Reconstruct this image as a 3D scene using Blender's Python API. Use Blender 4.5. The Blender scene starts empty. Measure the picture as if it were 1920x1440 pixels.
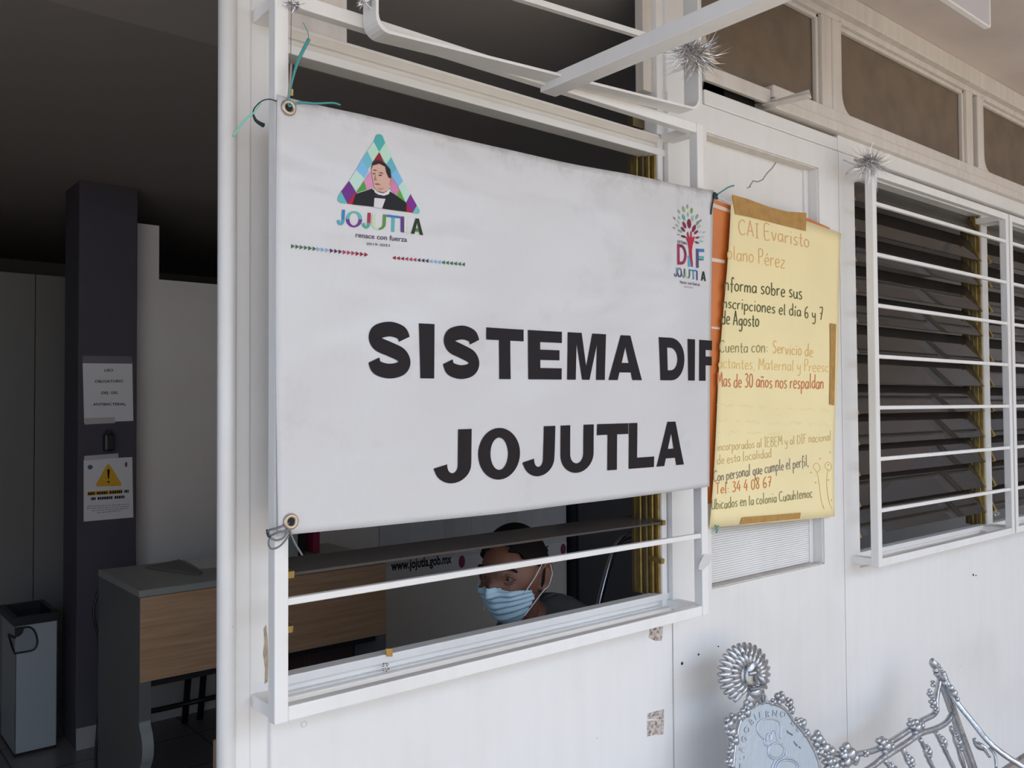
import bpy, bmesh, math, random
from mathutils import Vector, Matrix

# ------------------------------------------------------------------ camera, sky, sun, exposure
scene = bpy.context.scene
COL = scene.collection
IMG_W, IMG_H, FPX = 1920.0, 1440.0, 1624.87
EYE = Vector((0.0, 0.0, 1.57))

R = math.radians
def cam_axes(yaw, pitch, roll):
    cy, sy = math.cos(yaw), math.sin(yaw)
    f = Vector((sy, cy, 0)); r = Vector((cy, -sy, 0)); u = Vector((0, 0, 1))
    f2 = f * math.cos(pitch) + u * math.sin(pitch)
    u2 = u * math.cos(pitch) - f * math.sin(pitch)
    r3 = r * math.cos(roll) + u2 * math.sin(roll)
    u3 = u2 * math.cos(roll) - r * math.sin(roll)
    return r3, u3, f2
AX_R, AX_U, AX_F = cam_axes(math.radians(39.8908), math.radians(1.4703), math.radians(-0.3544))
cam_data = bpy.data.cameras.new('camera')
cam_data.sensor_fit = 'HORIZONTAL'; cam_data.sensor_width = 36.0
cam_data.lens = FPX / IMG_W * 36.0
cam_data.clip_start = 0.05; cam_data.clip_end = 200
cam = bpy.data.objects.new('camera', cam_data); COL.objects.link(cam)
m = Matrix.Identity(4)
for i in range(3):
    m[i][0] = AX_R[i]; m[i][1] = AX_U[i]; m[i][2] = -AX_F[i]; m[i][3] = EYE[i]
cam.matrix_world = m
scene.camera = cam

world = bpy.data.worlds.new('sky'); scene.world = world; world.use_nodes = True
wn = world.node_tree.nodes; wl = world.node_tree.links; wn.clear()
w_out = wn.new('ShaderNodeOutputWorld'); w_bg = wn.new('ShaderNodeBackground')
# hazy sky: pale blue, brighter and whiter round the veiled sun at the right
w_tc = wn.new('ShaderNodeTexCoord'); w_dot = wn.new('ShaderNodeVectorMath'); w_dot.operation = 'DOT_PRODUCT'
w_dot.inputs[1].default_value = Vector((0.58, -0.72, 0.42)).normalized()
wl.new(w_tc.outputs['Generated'], w_dot.inputs[0])
w_cl = wn.new('ShaderNodeMath'); w_cl.operation = 'MAXIMUM'; w_cl.inputs[1].default_value = 0.0; wl.new(w_dot.outputs['Value'], w_cl.inputs[0])
w_pw = wn.new('ShaderNodeMath'); w_pw.operation = 'POWER'; w_pw.inputs[1].default_value = 5.0; wl.new(w_cl.outputs[0], w_pw.inputs[0])
w_mx = wn.new('ShaderNodeMix'); w_mx.data_type = 'RGBA'; w_mx.clamp_result = False
w_mx.inputs['A'].default_value = (0.90, 1.19, 1.66, 1); w_mx.inputs['B'].default_value = (2.6, 2.9, 3.3, 1)
wl.new(w_pw.outputs[0], w_mx.inputs['Factor']); wl.new(w_mx.outputs['Result'], w_bg.inputs[0])
w_bg.inputs[1].default_value = 1.0
wl.new(w_bg.outputs[0], w_out.inputs[0])

sun_d = bpy.data.lights.new('sun', 'SUN'); sun_d.energy = 5.6; sun_d.angle = math.radians(3)
sun_d.color = (1.0, 0.88, 0.68)
sun = bpy.data.objects.new('sun', sun_d); COL.objects.link(sun)
sun.rotation_euler = Vector((-0.3, -0.22, -1.0)).to_track_quat('-Z', 'Y').to_euler()

scene.view_settings.view_transform = 'Standard'; scene.view_settings.look = 'None'
scene.view_settings.exposure = 0.44; scene.view_settings.gamma = 1.0
scene.view_settings.use_curve_mapping = False
scene.cycles.max_bounces = 10; scene.cycles.diffuse_bounces = 6; scene.cycles.transparent_max_bounces = 16

# ------------------------------------------------------------------ survey: a sight line from the eye to a known plane
def ray(px, py):
    return AX_R * ((px - 960) / FPX) - AX_U * ((py - 720) / FPX) + AX_F
def at(px, py, Y):
    d = ray(px, py); return EYE + d * (Y / d.y)
def atx(px, py, X):
    d = ray(px, py); return EYE + d * (X / d.x)
def atz(px, py, Z):
    d = ray(px, py); return EYE + d * ((Z - EYE.z) / d.z)
def XF(px, py=700, Y=1.55): return at(px, py, Y).x
def ZF(px, py, Y=1.55): return at(px, py, Y).z

# ------------------------------------------------------------------ materials
MATS = {}
def mat(name, color, rough=0.5, metal=0.0, spec=0.5, bump=None, var=0.0, var_scale=6.0, var2=None, alpha=None, coat=0.0):
    if name in MATS: return MATS[name]
    M = bpy.data.materials.new(name); M.use_nodes = True
    nt = M.node_tree; n = nt.nodes; l = nt.links
    b = n['Principled BSDF']
    b.inputs['Base Color'].default_value = (*color, 1); b.inputs['Roughness'].default_value = rough
    b.inputs['Metallic'].default_value = metal; b.inputs['Specular IOR Level'].default_value = spec
    if coat: b.inputs['Coat Weight'].default_value = coat
    tc = n.new('ShaderNodeTexCoord')
    if var > 0:
        no = n.new('ShaderNodeTexNoise'); no.inputs['Scale'].default_value = var_scale; no.inputs['Detail'].default_value = 6
        l.new(tc.outputs['Object'], no.inputs['Vector'])
        ra = n.new('ShaderNodeValToRGB')
        c2 = var2 if var2 else tuple(c * (1 - var) for c in color)
        ra.color_ramp.elements[0].position = 0.32; ra.color_ramp.elements[0].color = (*c2, 1)
        ra.color_ramp.elements[1].position = 0.6; ra.color_ramp.elements[1].color = (*color, 1)
        l.new(no.outputs[0], ra.inputs[0]); l.new(ra.outputs[0], b.inputs['Base Color'])
    if bump:
        nb = n.new('ShaderNodeTexNoise'); nb.inputs['Scale'].default_value = bump[0]; nb.inputs['Detail'].default_value = 4
        l.new(tc.outputs['Object'], nb.inputs['Vector'])
        bp = n.new('ShaderNodeBump'); bp.inputs['Strength'].default_value = bump[1]; bp.inputs['Distance'].default_value = 0.01
        l.new(nb.outputs[0], bp.inputs['Height']); l.new(bp.outputs[0], b.inputs['Normal'])
    MATS[name] = M; return M

def glass_mat(name, tint, rough=0.03, ior=1.5, dust=0.0):
    M = bpy.data.materials.new(name); M.use_nodes = True
    nt = M.node_tree; n = nt.nodes; l = nt.links; n.clear()
    o = n.new('ShaderNodeOutputMaterial'); mx = n.new('ShaderNodeMixShader'); fr = n.new('ShaderNodeFresnel')
    fr.inputs[0].default_value = ior
    tr = n.new('ShaderNodeBsdfTransparent'); tr.inputs[0].default_value = (*tint, 1)
    gl = n.new('ShaderNodeBsdfGlossy'); gl.inputs['Roughness'].default_value = rough; gl.inputs[0].default_value = (1, 1, 1, 1)
    l.new(fr.outputs[0], mx.inputs[0]); l.new(tr.outputs[0], mx.inputs[1]); l.new(gl.outputs[0], mx.inputs[2])
    df = n.new('ShaderNodeBsdfDiffuse'); df.inputs[0].default_value = (0.22, 0.18, 0.155, 1); m2 = n.new('ShaderNodeMixShader'); m2.inputs[0].default_value = dust
    l.new(mx.outputs[0], m2.inputs[1]); l.new(df.outputs[0], m2.inputs[2]); l.new(m2.outputs[0], o.inputs[0])
    MATS[name] = M; return M

def painted(name, color, dirt, streak=0.10, rough=0.42):
    """old enamel on sheet steel: faint vertical wear, blotchy grime, little chips"""
    M = bpy.data.materials.new(name); M.use_nodes = True
    nt = M.node_tree; n = nt.nodes; l = nt.links; b = n['Principled BSDF']
    tc = n.new('ShaderNodeTexCoord'); mp = n.new('ShaderNodeMapping'); mp.inputs['Scale'].default_value = (9, 9, 0.7)
    l.new(tc.outputs['Object'], mp.inputs['Vector'])
    n1 = n.new('ShaderNodeTexNoise'); n1.inputs['Scale'].default_value = 3.0; n1.inputs['Detail'].default_value = 8
    l.new(mp.outputs[0], n1.inputs['Vector'])
    n2 = n.new('ShaderNodeTexNoise'); n2.inputs['Scale'].default_value = 2.3; n2.inputs['Detail'].default_value = 7
    l.new(tc.outputs['Object'], n2.inputs['Vector'])
    r1 = n.new('ShaderNodeValToRGB'); r1.color_ramp.elements[0].position = 0.28; r1.color_ramp.elements[1].position = 0.62
    r1.color_ramp.elements[0].color = (streak, streak, streak, 1); r1.color_ramp.elements[1].color = (0, 0, 0, 1)
    l.new(n1.outputs[0], r1.inputs[0])
    r2 = n.new('ShaderNodeValToRGB'); r2.color_ramp.elements[0].position = 0.3; r2.color_ramp.elements[1].position = 0.55
    r2.color_ramp.elements[0].color = (0.3, 0.3, 0.3, 1); r2.color_ramp.elements[1].color = (0, 0, 0, 1)
    l.new(n2.outputs[0], r2.inputs[0])
    ad = n.new('ShaderNodeMath'); ad.operation = 'ADD'; ad.use_clamp = True
    l.new(r1.outputs[0], ad.inputs[0]); l.new(r2.outputs[0], ad.inputs[1])
    mx = n.new('ShaderNodeMix'); mx.data_type = 'RGBA'
    mx.inputs['A'].default_value = (*color, 1); mx.inputs['B'].default_value = (*dirt, 1)
    l.new(ad.outputs[0], mx.inputs['Factor'])
    n3 = n.new('ShaderNodeTexNoise'); n3.inputs['Scale'].default_value = 55; n3.inputs['Detail'].default_value = 3
    l.new(tc.outputs['Object'], n3.inputs['Vector'])
    r3 = n.new('ShaderNodeValToRGB'); r3.color_ramp.elements[0].position = 0.205; r3.color_ramp.elements[1].position = 0.215
    r3.color_ramp.elements[0].color = (1, 1, 1, 1); r3.color_ramp.elements[1].color = (0, 0, 0, 1)
    l.new(n3.outputs[0], r3.inputs[0])
    m2 = n.new('ShaderNodeMix'); m2.data_type = 'RGBA'; m2.inputs['B'].default_value = (0.16, 0.13, 0.11, 1)
    l.new(mx.outputs['Result'], m2.inputs['A']); l.new(r3.outputs[0], m2.inputs['Factor'])
    l.new(m2.outputs['Result'], b.inputs['Base Color'])
    b.inputs['Roughness'].default_value = rough
    bp = n.new('ShaderNodeBump'); bp.inputs['Strength'].default_value = 0.12; bp.inputs['Distance'].default_value = 0.01
    l.new(n2.outputs[0], bp.inputs['Height']); l.new(bp.outputs[0], b.inputs['Normal'])
    MATS[name] = M; return M

WHITE = painted('white_enamel', (0.80, 0.79, 0.77), (0.60, 0.57, 0.53))
WHITE_BAR = painted('white_bar_enamel', (0.82, 0.81, 0.79), (0.62, 0.58, 0.54), 0.15)
CREAM = painted('aged_cream_enamel', (0.70, 0.65, 0.59), (0.46, 0.41, 0.35), 0.35)
SOFFIT = mat('soffit_plaster', (0.66, 0.57, 0.52), 0.9, bump=(14, 0.3), var=0.12, var_scale=2.5)
DUSTY = mat('dusty_pane', (0.19, 0.145, 0.105), 0.75, spec=0.3, var=0.2, var_scale=9, bump=(60, 0.05))
VOID = mat('dark_joint', (0.02, 0.018, 0.017), 0.9)
SMOKED = glass_mat('smoked_glass', (0.42, 0.40, 0.37), dust=.09)
SMOKED_DUSTY = glass_mat('dusty_smoked_glass', (0.10, 0.095, 0.09), rough=.12, dust=.42)
BRASS = mat('brass_anodised', (0.40, 0.285, 0.095), 0.38, metal=0.75, var=0.35, var_scale=30)
BRASS_DARK = mat('brass_tarnished', (0.16, 0.12, 0.06), 0.5, metal=0.6)
ALU = mat('cast_aluminium', (0.50, 0.515, 0.54), 0.30, metal=0.85, bump=(45, 0.35), var=0.25, var_scale=22)
ALU_PLATE = mat('aluminium_plate_paint', (0.52, 0.59, 0.66), 0.42, metal=0.55, bump=(60, 0.15))
ALU_DARK = mat('aluminium_groove_shade', (0.25, 0.26, 0.29), 0.5, metal=0.6)  # darker copy of the aluminium: shade painted into grooves, holes and letter edges
TINSEL = mat('tinsel_foil', (0.62, 0.60, 0.60), 0.22, metal=0.95)
STEEL = mat('galvanised_wire', (0.20, 0.20, 0.215), 0.4, metal=0.7)
INK = mat('black_ink', (0.016, 0.012, 0.014), 0.5, spec=.14)
TEAL_CORD = mat('teal_cord', (0.06, 0.30, 0.29), 0.4)
TEAL_DARK = mat('dark_teal_cord', (0.01, 0.035, 0.035), 0.5)
MINT_CORD = mat('mint_cord', (0.22, 0.62, 0.50), 0.4)
PAPER_Y = mat('yellow_paper', (0.90, 0.77, 0.43), 0.75, var=0.05, var_scale=4)
ORANGE = mat('orange_sheet', (0.66, 0.20, 0.045), 0.38, var=0.2, var_scale=5)
TAPE = mat('brown_packing_tape', (0.47, 0.255, 0.06), 0.3, var=0.2, var_scale=40)
TAPE_CLEAR = mat('clear_tape', (0.62, 0.60, 0.58), 0.25)
RESIDUE = mat('torn_tape_residue', (0.62, 0.55, 0.50), 0.8, var=0.5, var_scale=120, var2=(0.16, 0.09, 0.06))
INT_WALL = mat('inside_wall_paint', (0.80, 0.77, 0.72), 0.8, var=0.06, var_scale=2)
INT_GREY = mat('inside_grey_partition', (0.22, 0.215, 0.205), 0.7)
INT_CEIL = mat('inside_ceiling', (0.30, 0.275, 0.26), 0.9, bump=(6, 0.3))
COLUMN_P = mat('column_purple_paint', (0.078, 0.071, 0.092), 0.75, var=0.08)
def tile_mat(name, c1, c2, mortar, scale, rough):
    M = bpy.data.materials.new(name); M.use_nodes = True
    nt = M.node_tree; n = nt.nodes; l = nt.links; b = n['Principled BSDF']
    tc = n.new('ShaderNodeTexCoord'); br = n.new('ShaderNodeTexBrick')
    br.offset = 0.0; br.inputs['Color1'].default_value = (*c1, 1); br.inputs['Color2'].default_value = (*c2, 1)
    br.inputs['Mortar'].default_value = (*mortar, 1); br.inputs['Scale'].default_value = scale
    br.inputs['Mortar Size'].default_value = 0.012; br.inputs['Brick Width'].default_value = 1.0; br.inputs['Row Height'].default_value = 1.0
    l.new(tc.outputs['Object'], br.inputs['Vector']); l.new(br.outputs[0], b.inputs['Base Color'])
    b.inputs['Roughness'].default_value = rough
    MATS[name] = M; return M
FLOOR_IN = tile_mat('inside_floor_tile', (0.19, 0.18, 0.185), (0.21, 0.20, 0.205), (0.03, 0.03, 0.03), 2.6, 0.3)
FLOOR_OUT = tile_mat('walkway_tile', (0.50, 0.415, 0.33), (0.53, 0.44, 0.35), (0.27, 0.23, 0.19), 3.2, 0.55)
COURT = mat('courtyard_concrete', (0.52, 0.46, 0.37), 0.9, var=0.15)
DESK_GREY = mat('desk_grey_laminate', (0.30, 0.31, 0.29), 0.42)
DESK_SIDE = mat('desk_side_laminate', (0.135, 0.14, 0.135), 0.5)
DESK_EDGE = mat('desk_edge_band', (0.30, 0.33, 0.32), 0.45)
def wood_mat():
    M = bpy.data.materials.new('beech_laminate'); M.use_nodes = True
    nt = M.node_tree; n = nt.nodes; l = nt.links; b = n['Principled BSDF']
    tc = n.new('ShaderNodeTexCoord'); mp = n.new('ShaderNodeMapping'); mp.inputs['Scale'].default_value = (1.2, 8, 26)
    l.new(tc.outputs['Object'], mp.inputs['Vector'])
    no = n.new('ShaderNodeTexNoise'); no.inputs['Scale'].default_value = 3; no.inputs['Detail'].default_value = 6
    l.new(mp.outputs[0], no.inputs['Vector'])
    ra = n.new('ShaderNodeValToRGB'); ra.color_ramp.elements[0].color = (0.40, 0.235, 0.13, 1); ra.color_ramp.elements[1].color = (0.53, 0.34, 0.20, 1)
    ra.color_ramp.elements[0].position = 0.3; ra.color_ramp.elements[1].position = 0.7
    l.new(no.outputs[0], ra.inputs[0]); l.new(ra.outputs[0], b.inputs['Base Color']); b.inputs['Roughness'].default_value = 0.5
    return M
WOOD = wood_mat()
BLACK_PL = mat('black_plastic', (0.018, 0.018, 0.02), 0.4)
BLACK_TUBE = mat('black_steel_tube', (0.02, 0.02, 0.022), 0.35)
BIN_PAINT = mat('bin_grey_paint', (0.40, 0.45, 0.47), 0.4)
PAPER_W = mat('white_paper', (0.74, 0.74, 0.76), 0.45)
YELLOW_SIGN = mat('sign_yellow', (0.72, 0.42, 0.02), 0.45)
MAROON = mat('maroon_print', (0.22, 0.015, 0.05), 0.45)
SKIN = mat('skin', (0.17, 0.072, 0.044), 0.55, var=0.12, var_scale=18)
HAIR = mat('dark_hair', (0.009, 0.007, 0.007), 0.8, spec=.15)
MASK_B = mat('mask_blue', (0.46, 0.63, 0.70), 0.8, var=0.06, var_scale=40)
EYE_W = mat('eye_white', (0.24, 0.20, 0.19), 0.25)
EYE_D = mat('eye_iris', (0.02, 0.012, 0.01), 0.2)
SHIRT = mat('dark_grey_shirt', (0.075, 0.08, 0.075), 0.85)
TROUSER = mat('dark_trousers', (0.03, 0.03, 0.04), 0.85)
CARD = mat('kraft_cardboard', (0.36, 0.23, 0.15), 0.85)

def banner_mat(name='banner_vinyl'):
    M = bpy.data.materials.new(name); M.use_nodes = True
    nt = M.node_tree; n = nt.nodes; l = nt.links; b = n['Principled BSDF']
    tc = n.new('ShaderNodeTexCoord')
    w = n.new('ShaderNodeTexWave'); w.wave_type = 'BANDS'; w.bands_direction = 'X'; w.inputs['Scale'].default_value = 150; w.inputs['Distortion'].default_value = 0.4
    l.new(tc.outputs['Object'], w.inputs['Vector'])
    no = n.new('ShaderNodeTexNoise'); no.inputs['Scale'].default_value = 5; no.inputs['Detail'].default_value = 8; no.inputs['Roughness'].default_value = 0.65
    l.new(tc.outputs['Object'], no.inputs['Vector'])
    ra = n.new('ShaderNodeValToRGB'); ra.color_ramp.elements[0].color = (0.60, 0.59, 0.585, 1); ra.color_ramp.elements[1].color = (0.72, 0.715, 0.72, 1)
    ra.color_ramp.elements[0].position = 0.22; ra.color_ramp.elements[1].position = 0.42
    l.new(no.outputs[0], ra.inputs[0])
    # grime along the top hem (dirt that stays on the cloth)
    sp = n.new('ShaderNodeSeparateXYZ'); l.new(tc.outputs['Object'], sp.inputs[0])
    ma = n.new('ShaderNodeMath'); ma.operation = 'MULTIPLY_ADD'; ma.inputs[1].default_value = 14.0; ma.inputs[2].default_value = -28.9
    l.new(sp.outputs['Z'], ma.inputs[0])
    no2 = n.new('ShaderNodeTexNoise'); no2.inputs['Scale'].default_value = 16; no2.inputs['Detail'].default_value = 8; no2.inputs['Roughness'].default_value = 0.75
    l.new(tc.outputs['Object'], no2.inputs['Vector'])
    mm = n.new('ShaderNodeMath'); mm.operation = 'SUBTRACT'; mm.inputs[1].default_value = 0.47; mm.use_clamp = True
    l.new(no2.outputs[0], mm.inputs[0])
    m3 = n.new('ShaderNodeMath'); m3.operation = 'MULTIPLY'; m3.use_clamp = True
    cl = n.new('ShaderNodeClamp'); l.new(ma.outputs[0], cl.inputs[0])
    l.new(mm.outputs[0], m3.inputs[0]); l.new(cl.outputs[0], m3.inputs[1])
    m4 = n.new('ShaderNodeMath'); m4.operation = 'MULTIPLY'; m4.inputs[1].default_value = 3.0; m4.use_clamp = True
    l.new(m3.outputs[0], m4.inputs[0])
    mx = n.new('ShaderNodeMix'); mx.data_type = 'RGBA'; mx.inputs['B'].default_value = (0.36, 0.33, 0.31, 1)
    l.new(m4.outputs[0], mx.inputs['Factor']); l.new(ra.outputs[0], mx.inputs['A']); l.new(mx.outputs['Result'], b.inputs['Base Color'])
    b.inputs['Roughness'].default_value = 0.27
    tl = n.new('ShaderNodeBsdfTranslucent'); tl.inputs[0].default_value = (.8, .8, .82, 1); ms = n.new('ShaderNodeMixShader'); ms.inputs[0].default_value = .16
    ou = n['Material Output']; l.new(b.outputs[0], ms.inputs[1]); l.new(tl.outputs[0], ms.inputs[2]); l.new(ms.outputs[0], ou.inputs['Surface'])
    bp = n.new('ShaderNodeBump'); bp.inputs['Strength'].default_value = 0.13; bp.inputs['Distance'].default_value = 0.002
    l.new(w.outputs[0], bp.inputs['Height'])
    no3 = n.new('ShaderNodeTexNoise'); no3.inputs['Scale'].default_value = 5.0; no3.inputs['Detail'].default_value = 2.5; no3.inputs['Distortion'].default_value = 0.25
    mp3 = n.new('ShaderNodeMapping'); mp3.inputs['Rotation'].default_value = (0, R(38), 0); mp3.inputs['Scale'].default_value = (.55, 1, 1.5)
    l.new(tc.outputs['Object'], mp3.inputs['Vector']); l.new(mp3.outputs[0], no3.inputs['Vector'])
    b2 = n.new('ShaderNodeBump'); b2.inputs['Strength'].default_value = 0.4; b2.inputs['Distance'].default_value = 0.03
    l.new(no3.outputs[0], b2.inputs['Height']); l.new(bp.outputs[0], b2.inputs['Normal']); l.new(b2.outputs[0], b.inputs['Normal'])
    MATS[name] = M; return M
VINYL = banner_mat()

PRINT = {}
def ink(hexs):
    if hexs not in PRINT:
        c = [int(hexs[i:i + 2], 16) / 255 for i in (0, 2, 4)]
        c = tuple((x / 12.92 if x <= 0.04045 else ((x + 0.055) / 1.055) ** 2.4) for x in c)
        PRINT[hexs] = mat('print_' + hexs, c, 0.5, spec=.25)
    return PRINT[hexs]

# ------------------------------------------------------------------ mesh builder
class MB:
    def __init__(s): s.v = []; s.f = []; s.mi = []; s.mats = []; s.smooth = []
    def m(s, material):
        if material not in s.mats: s.mats.append(material)
        return s.mats.index(material)
    def add(s, vs, fs, material, smooth=False):
        o = len(s.v); s.v += [Vector(p) for p in vs]; k = s.m(material)
        for f in fs: s.f.append([i + o for i in f]); s.mi.append(k); s.smooth.append(smooth)
    def box(s, x0, x1, y0, y1, z0, z1, material, bev=0.0):
        if bev > 0:
            bm = bmesh.new(); bmesh.ops.create_cube(bm, size=1.0)
            for v in bm.verts:
                v.co = Vector(((x0 + x1) / 2 + v.co.x * (x1 - x0), (y0 + y1) / 2 + v.co.y * (y1 - y0), (z0 + z1) / 2 + v.co.z * (z1 - z0)))
            bmesh.ops.bevel(bm, geom=bm.edges[:], offset=min(bev, 0.45 * min(abs(x1 - x0), abs(y1 - y0), abs(z1 - z0))), segments=2, affect='EDGES', profile=0.5)
            s.from_bm(bm, material); bm.free(); return
        v = [(x, y, z) for x in (x0, x1) for y in (y0, y1) for z in (z0, z1)]
        s.add(v, [(0, 1, 3, 2), (4, 6, 7, 5), (0, 4, 5, 1), (2, 3, 7, 6), (0, 2, 6, 4), (1, 5, 7, 3)], material)
    def from_bm(s, bm, material, smooth=False, M=None):
        bm.verts.ensure_lookup_table(); bm.verts.index_update()
        s.add([(M @ v.co if M else v.co.copy()) for v in bm.verts], [[v.index for v in f.verts] for f in bm.faces], material, smooth)
    def hexa(s, a, b, material):
        """8 corners: quad a (4 pts) joined to quad b (4 pts)"""
        s.add(list(a) + list(b), [(0, 1, 2, 3), (7, 6, 5, 4), (0, 4, 5, 1), (1, 5, 6, 2), (2, 6, 7, 3), (3, 7, 4, 0)], material)
    def prism(s, poly, d, material):
        """polygon of 3D points extruded by vector d"""
        n = len(poly); d = Vector(d)
        v = [Vector(p) for p in poly] + [Vector(p) + d for p in poly]
        s.add(v, [list(range(n)), list(range(2 * n - 1, n - 1, -1))] + [(i, i + n, (i + 1) % n + n, (i + 1) % n) for i in range(n)], material)
    def tube(s, pts, r, material, seg=10, closed=False, cap=True, flat=1.0, up=None):
        P = [Vector(p) for p in pts]; n = len(P)
        rr = r if isinstance(r, (list, tuple)) else [r] * n
        rings = []; prev = None
        for i in range(n):
            if closed: t = P[(i + 1) % n] - P[i - 1]
            else: t = P[min(i + 1, n - 1)] - P[max(i - 1, 0)]
            if t.length < 1e-9: t = Vector((0, 0, 1))
            t.normalize()
            if prev is None:
                a = Vector(up) if up else (Vector((0, 0, 1)) if abs(t.z) < 0.9 else Vector((1, 0, 0)))
                nrm = (a - t * a.dot(t)).normalized()
            else:
                nrm = prev - t * prev.dot(t)
                nrm = nrm.normalized() if nrm.length > 1e-6 else prev
            prev = nrm; bn = t.cross(nrm)
            rings.append([P[i] + (nrm * math.cos(2 * math.pi * k / seg) + bn * math.sin(2 * math.pi * k / seg) * flat) * rr[i] for k in range(seg)])
        vs = [p for g in rings for p in g]; fs = []
        for i in range(n if closed else n - 1):
            j = (i + 1) % n
            for k in range(seg):
                fs.append((i * seg + k, i * seg + (k + 1) % seg, j * seg + (k + 1) % seg, j * seg + k))
        if cap and not closed:
            fs.append(list(range(seg))[::-1]); fs.append([(n - 1) * seg + k for k in range(seg)])
        s.add(vs, fs, material, True)
    def ball(s, c, r, material, seg=14, rings=9, M=None):
        rx, ry, rz = r if isinstance(r, (list, tuple)) else (r, r, r)
        bm = bmesh.new(); bmesh.ops.create_uvsphere(bm, u_segments=seg, v_segments=rings, radius=1.0)
        T = Matrix.Translation(Vector(c)) @ (M if M else Matrix.Identity(4)) @ Matrix.Diagonal((rx, ry, rz, 1))
        s.from_bm(bm, material, True, T); bm.free()
    def build(s, name, parent=None):
        me = bpy.data.meshes.new(name); me.from_pydata([tuple(p) for p in s.v], [], s.f)
        for M in s.mats: me.materials.append(M)
        for i, p in enumerate(me.polygons): p.material_index = s.mi[i]; p.use_smooth = s.smooth[i]
        me.validate(); me.update()
        bm = bmesh.new(); bm.from_mesh(me); bmesh.ops.recalc_face_normals(bm, faces=bm.faces[:]); bm.to_mesh(me); bm.free()
        o = bpy.data.objects.new(name, me); COL.objects.link(o)
        if parent:
            o.parent = parent; o.matrix_parent_inverse = parent.matrix_world.inverted()
            o.matrix_parent_inverse = Matrix.Translation(-parent.location)
        return o

def tag(o, label=None, cat=None, group=None, kind=None):
    if label: o['label'] = label
    if cat: o['category'] = cat
    if group: o['group'] = group
    if kind: o['kind'] = kind
    return o
def thing(name, loc, label, cat, group=None, kind=None):
    o = bpy.data.objects.new(name, None); COL.objects.link(o); o.location = loc; o.empty_display_size = 0.05
    return tag(o, label, cat, group, kind)
def struct(name, mb, label=None, cat=None):
    return tag(mb.build(name), label, cat, None, 'structure')

def smooth_path(pts, n=6, closed=False):
    P = [Vector(p) for p in pts]; out = []; N = len(P)
    if N < 3 : return P
    for i in range(N if closed else N - 1):
        g = lambda k: P[k % N] if closed else P[max(0, min(N - 1, k))]
        p0, p1, p2, p3 = g(i - 1), g(i), g(i + 1), g(i + 2)
        for j in range(n):
            t = j / n
            out.append(0.5 * ((2 * p1) + (p2 - p0) * t + (2 * p0 - 5 * p1 + 4 * p2 - p3) * t * t + (3 * p1 - p0 - 3 * p2 + p3) * t ** 3))
    if not closed: out.append(P[-1])
    return out

# flat print on a surface: polygons and strokes in (u, v), mapped by a function to 3D
def poly_faces(poly, maxlen):
    bm = bmesh.new(); vs = [bm.verts.new((p[0], p[1], 0)) for p in poly]
    f = bm.faces.new(vs); f.normal_update(); bmesh.ops.triangulate(bm, faces=[f])
    for _ in range(5):
        long = [e for e in bm.edges if e.calc_length() > maxlen]
        if not long: break
        bmesh.ops.subdivide_edges(bm, edges=long, cuts=1); bm.normal_update(); bmesh.ops.triangulate(bm, faces=[g for g in bm.faces if len(g.verts) > 3])
    bm.verts.index_update()
    r = ([(v.co.x, v.co.y) for v in bm.verts], [[v.index for v in g.verts] for g in bm.faces]); bm.free(); return r
def put_poly(mb, poly, fn, material, maxlen):
    vs, fs = poly_faces(poly, maxlen); mb.add([fn(*p) for p in vs], fs, material)
def ribbon(pts, w, closed=False):
    P = [Vector((p[0], p[1])) for p in pts]; n = len(P); L = []; Rr = []
    for i in range(n):
        a = P[i - 1] if (closed or i > 0) else P[i]; b = P[(i + 1) % n] if (closed or i < n - 1) else P[i]
        t1 = (P[i] - a); t2 = (b - P[i])
        t1 = t1.normalized() if t1.length > 1e-9 else t2.normalized(); t2 = t2.normalized() if t2.length > 1e-9 else t1
        t = (t1 + t2); t = t.normalized() if t.length > 1e-6 else t1
        nn = Vector((-t.y, t.x)); k = min(1.0 / max(0.35, t.dot(t1)), 2.0)
        L.append(P[i] + nn * w / 2 * k); Rr.append(P[i] - nn * w / 2 * k)
    q = []
    for i in range(n if closed else n - 1):
        j = (i + 1) % n; q.append([L[i], L[j], Rr[j], Rr[i]])
    return q
def put_ribbon(mb, pts, w, fn, material, closed=False):
    for q in ribbon(pts, w, closed): mb.add([fn(p.x, p.y) for p in q], [(0, 1, 2, 3)], material)

def text_mesh(mb, body, fn, size, material, bold=0.0, align='CENTER'):
    """printed type: outlines of the built-in typeface laid through fn(u, v), u in text widths, v up"""
    cu = bpy.data.curves.new('type', 'FONT'); cu.body = body; cu.size = size; cu.align_x = align; cu.offset = bold; cu.resolution_u = 3
    o = bpy.data.objects.new('type', cu); COL.objects.link(o)
    dg = bpy.context.evaluated_depsgraph_get(); me = o.evaluated_get(dg).to_mesh()
    vs = [fn(v.co.x, v.co.y) for v in me.vertices]; fs = [list(p.vertices) for p in me.polygons]
    o.evaluated_get(dg).to_mesh_clear(); bpy.data.objects.remove(o); bpy.data.curves.remove(cu)
    if fs: mb.add(vs, fs, material)
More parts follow.
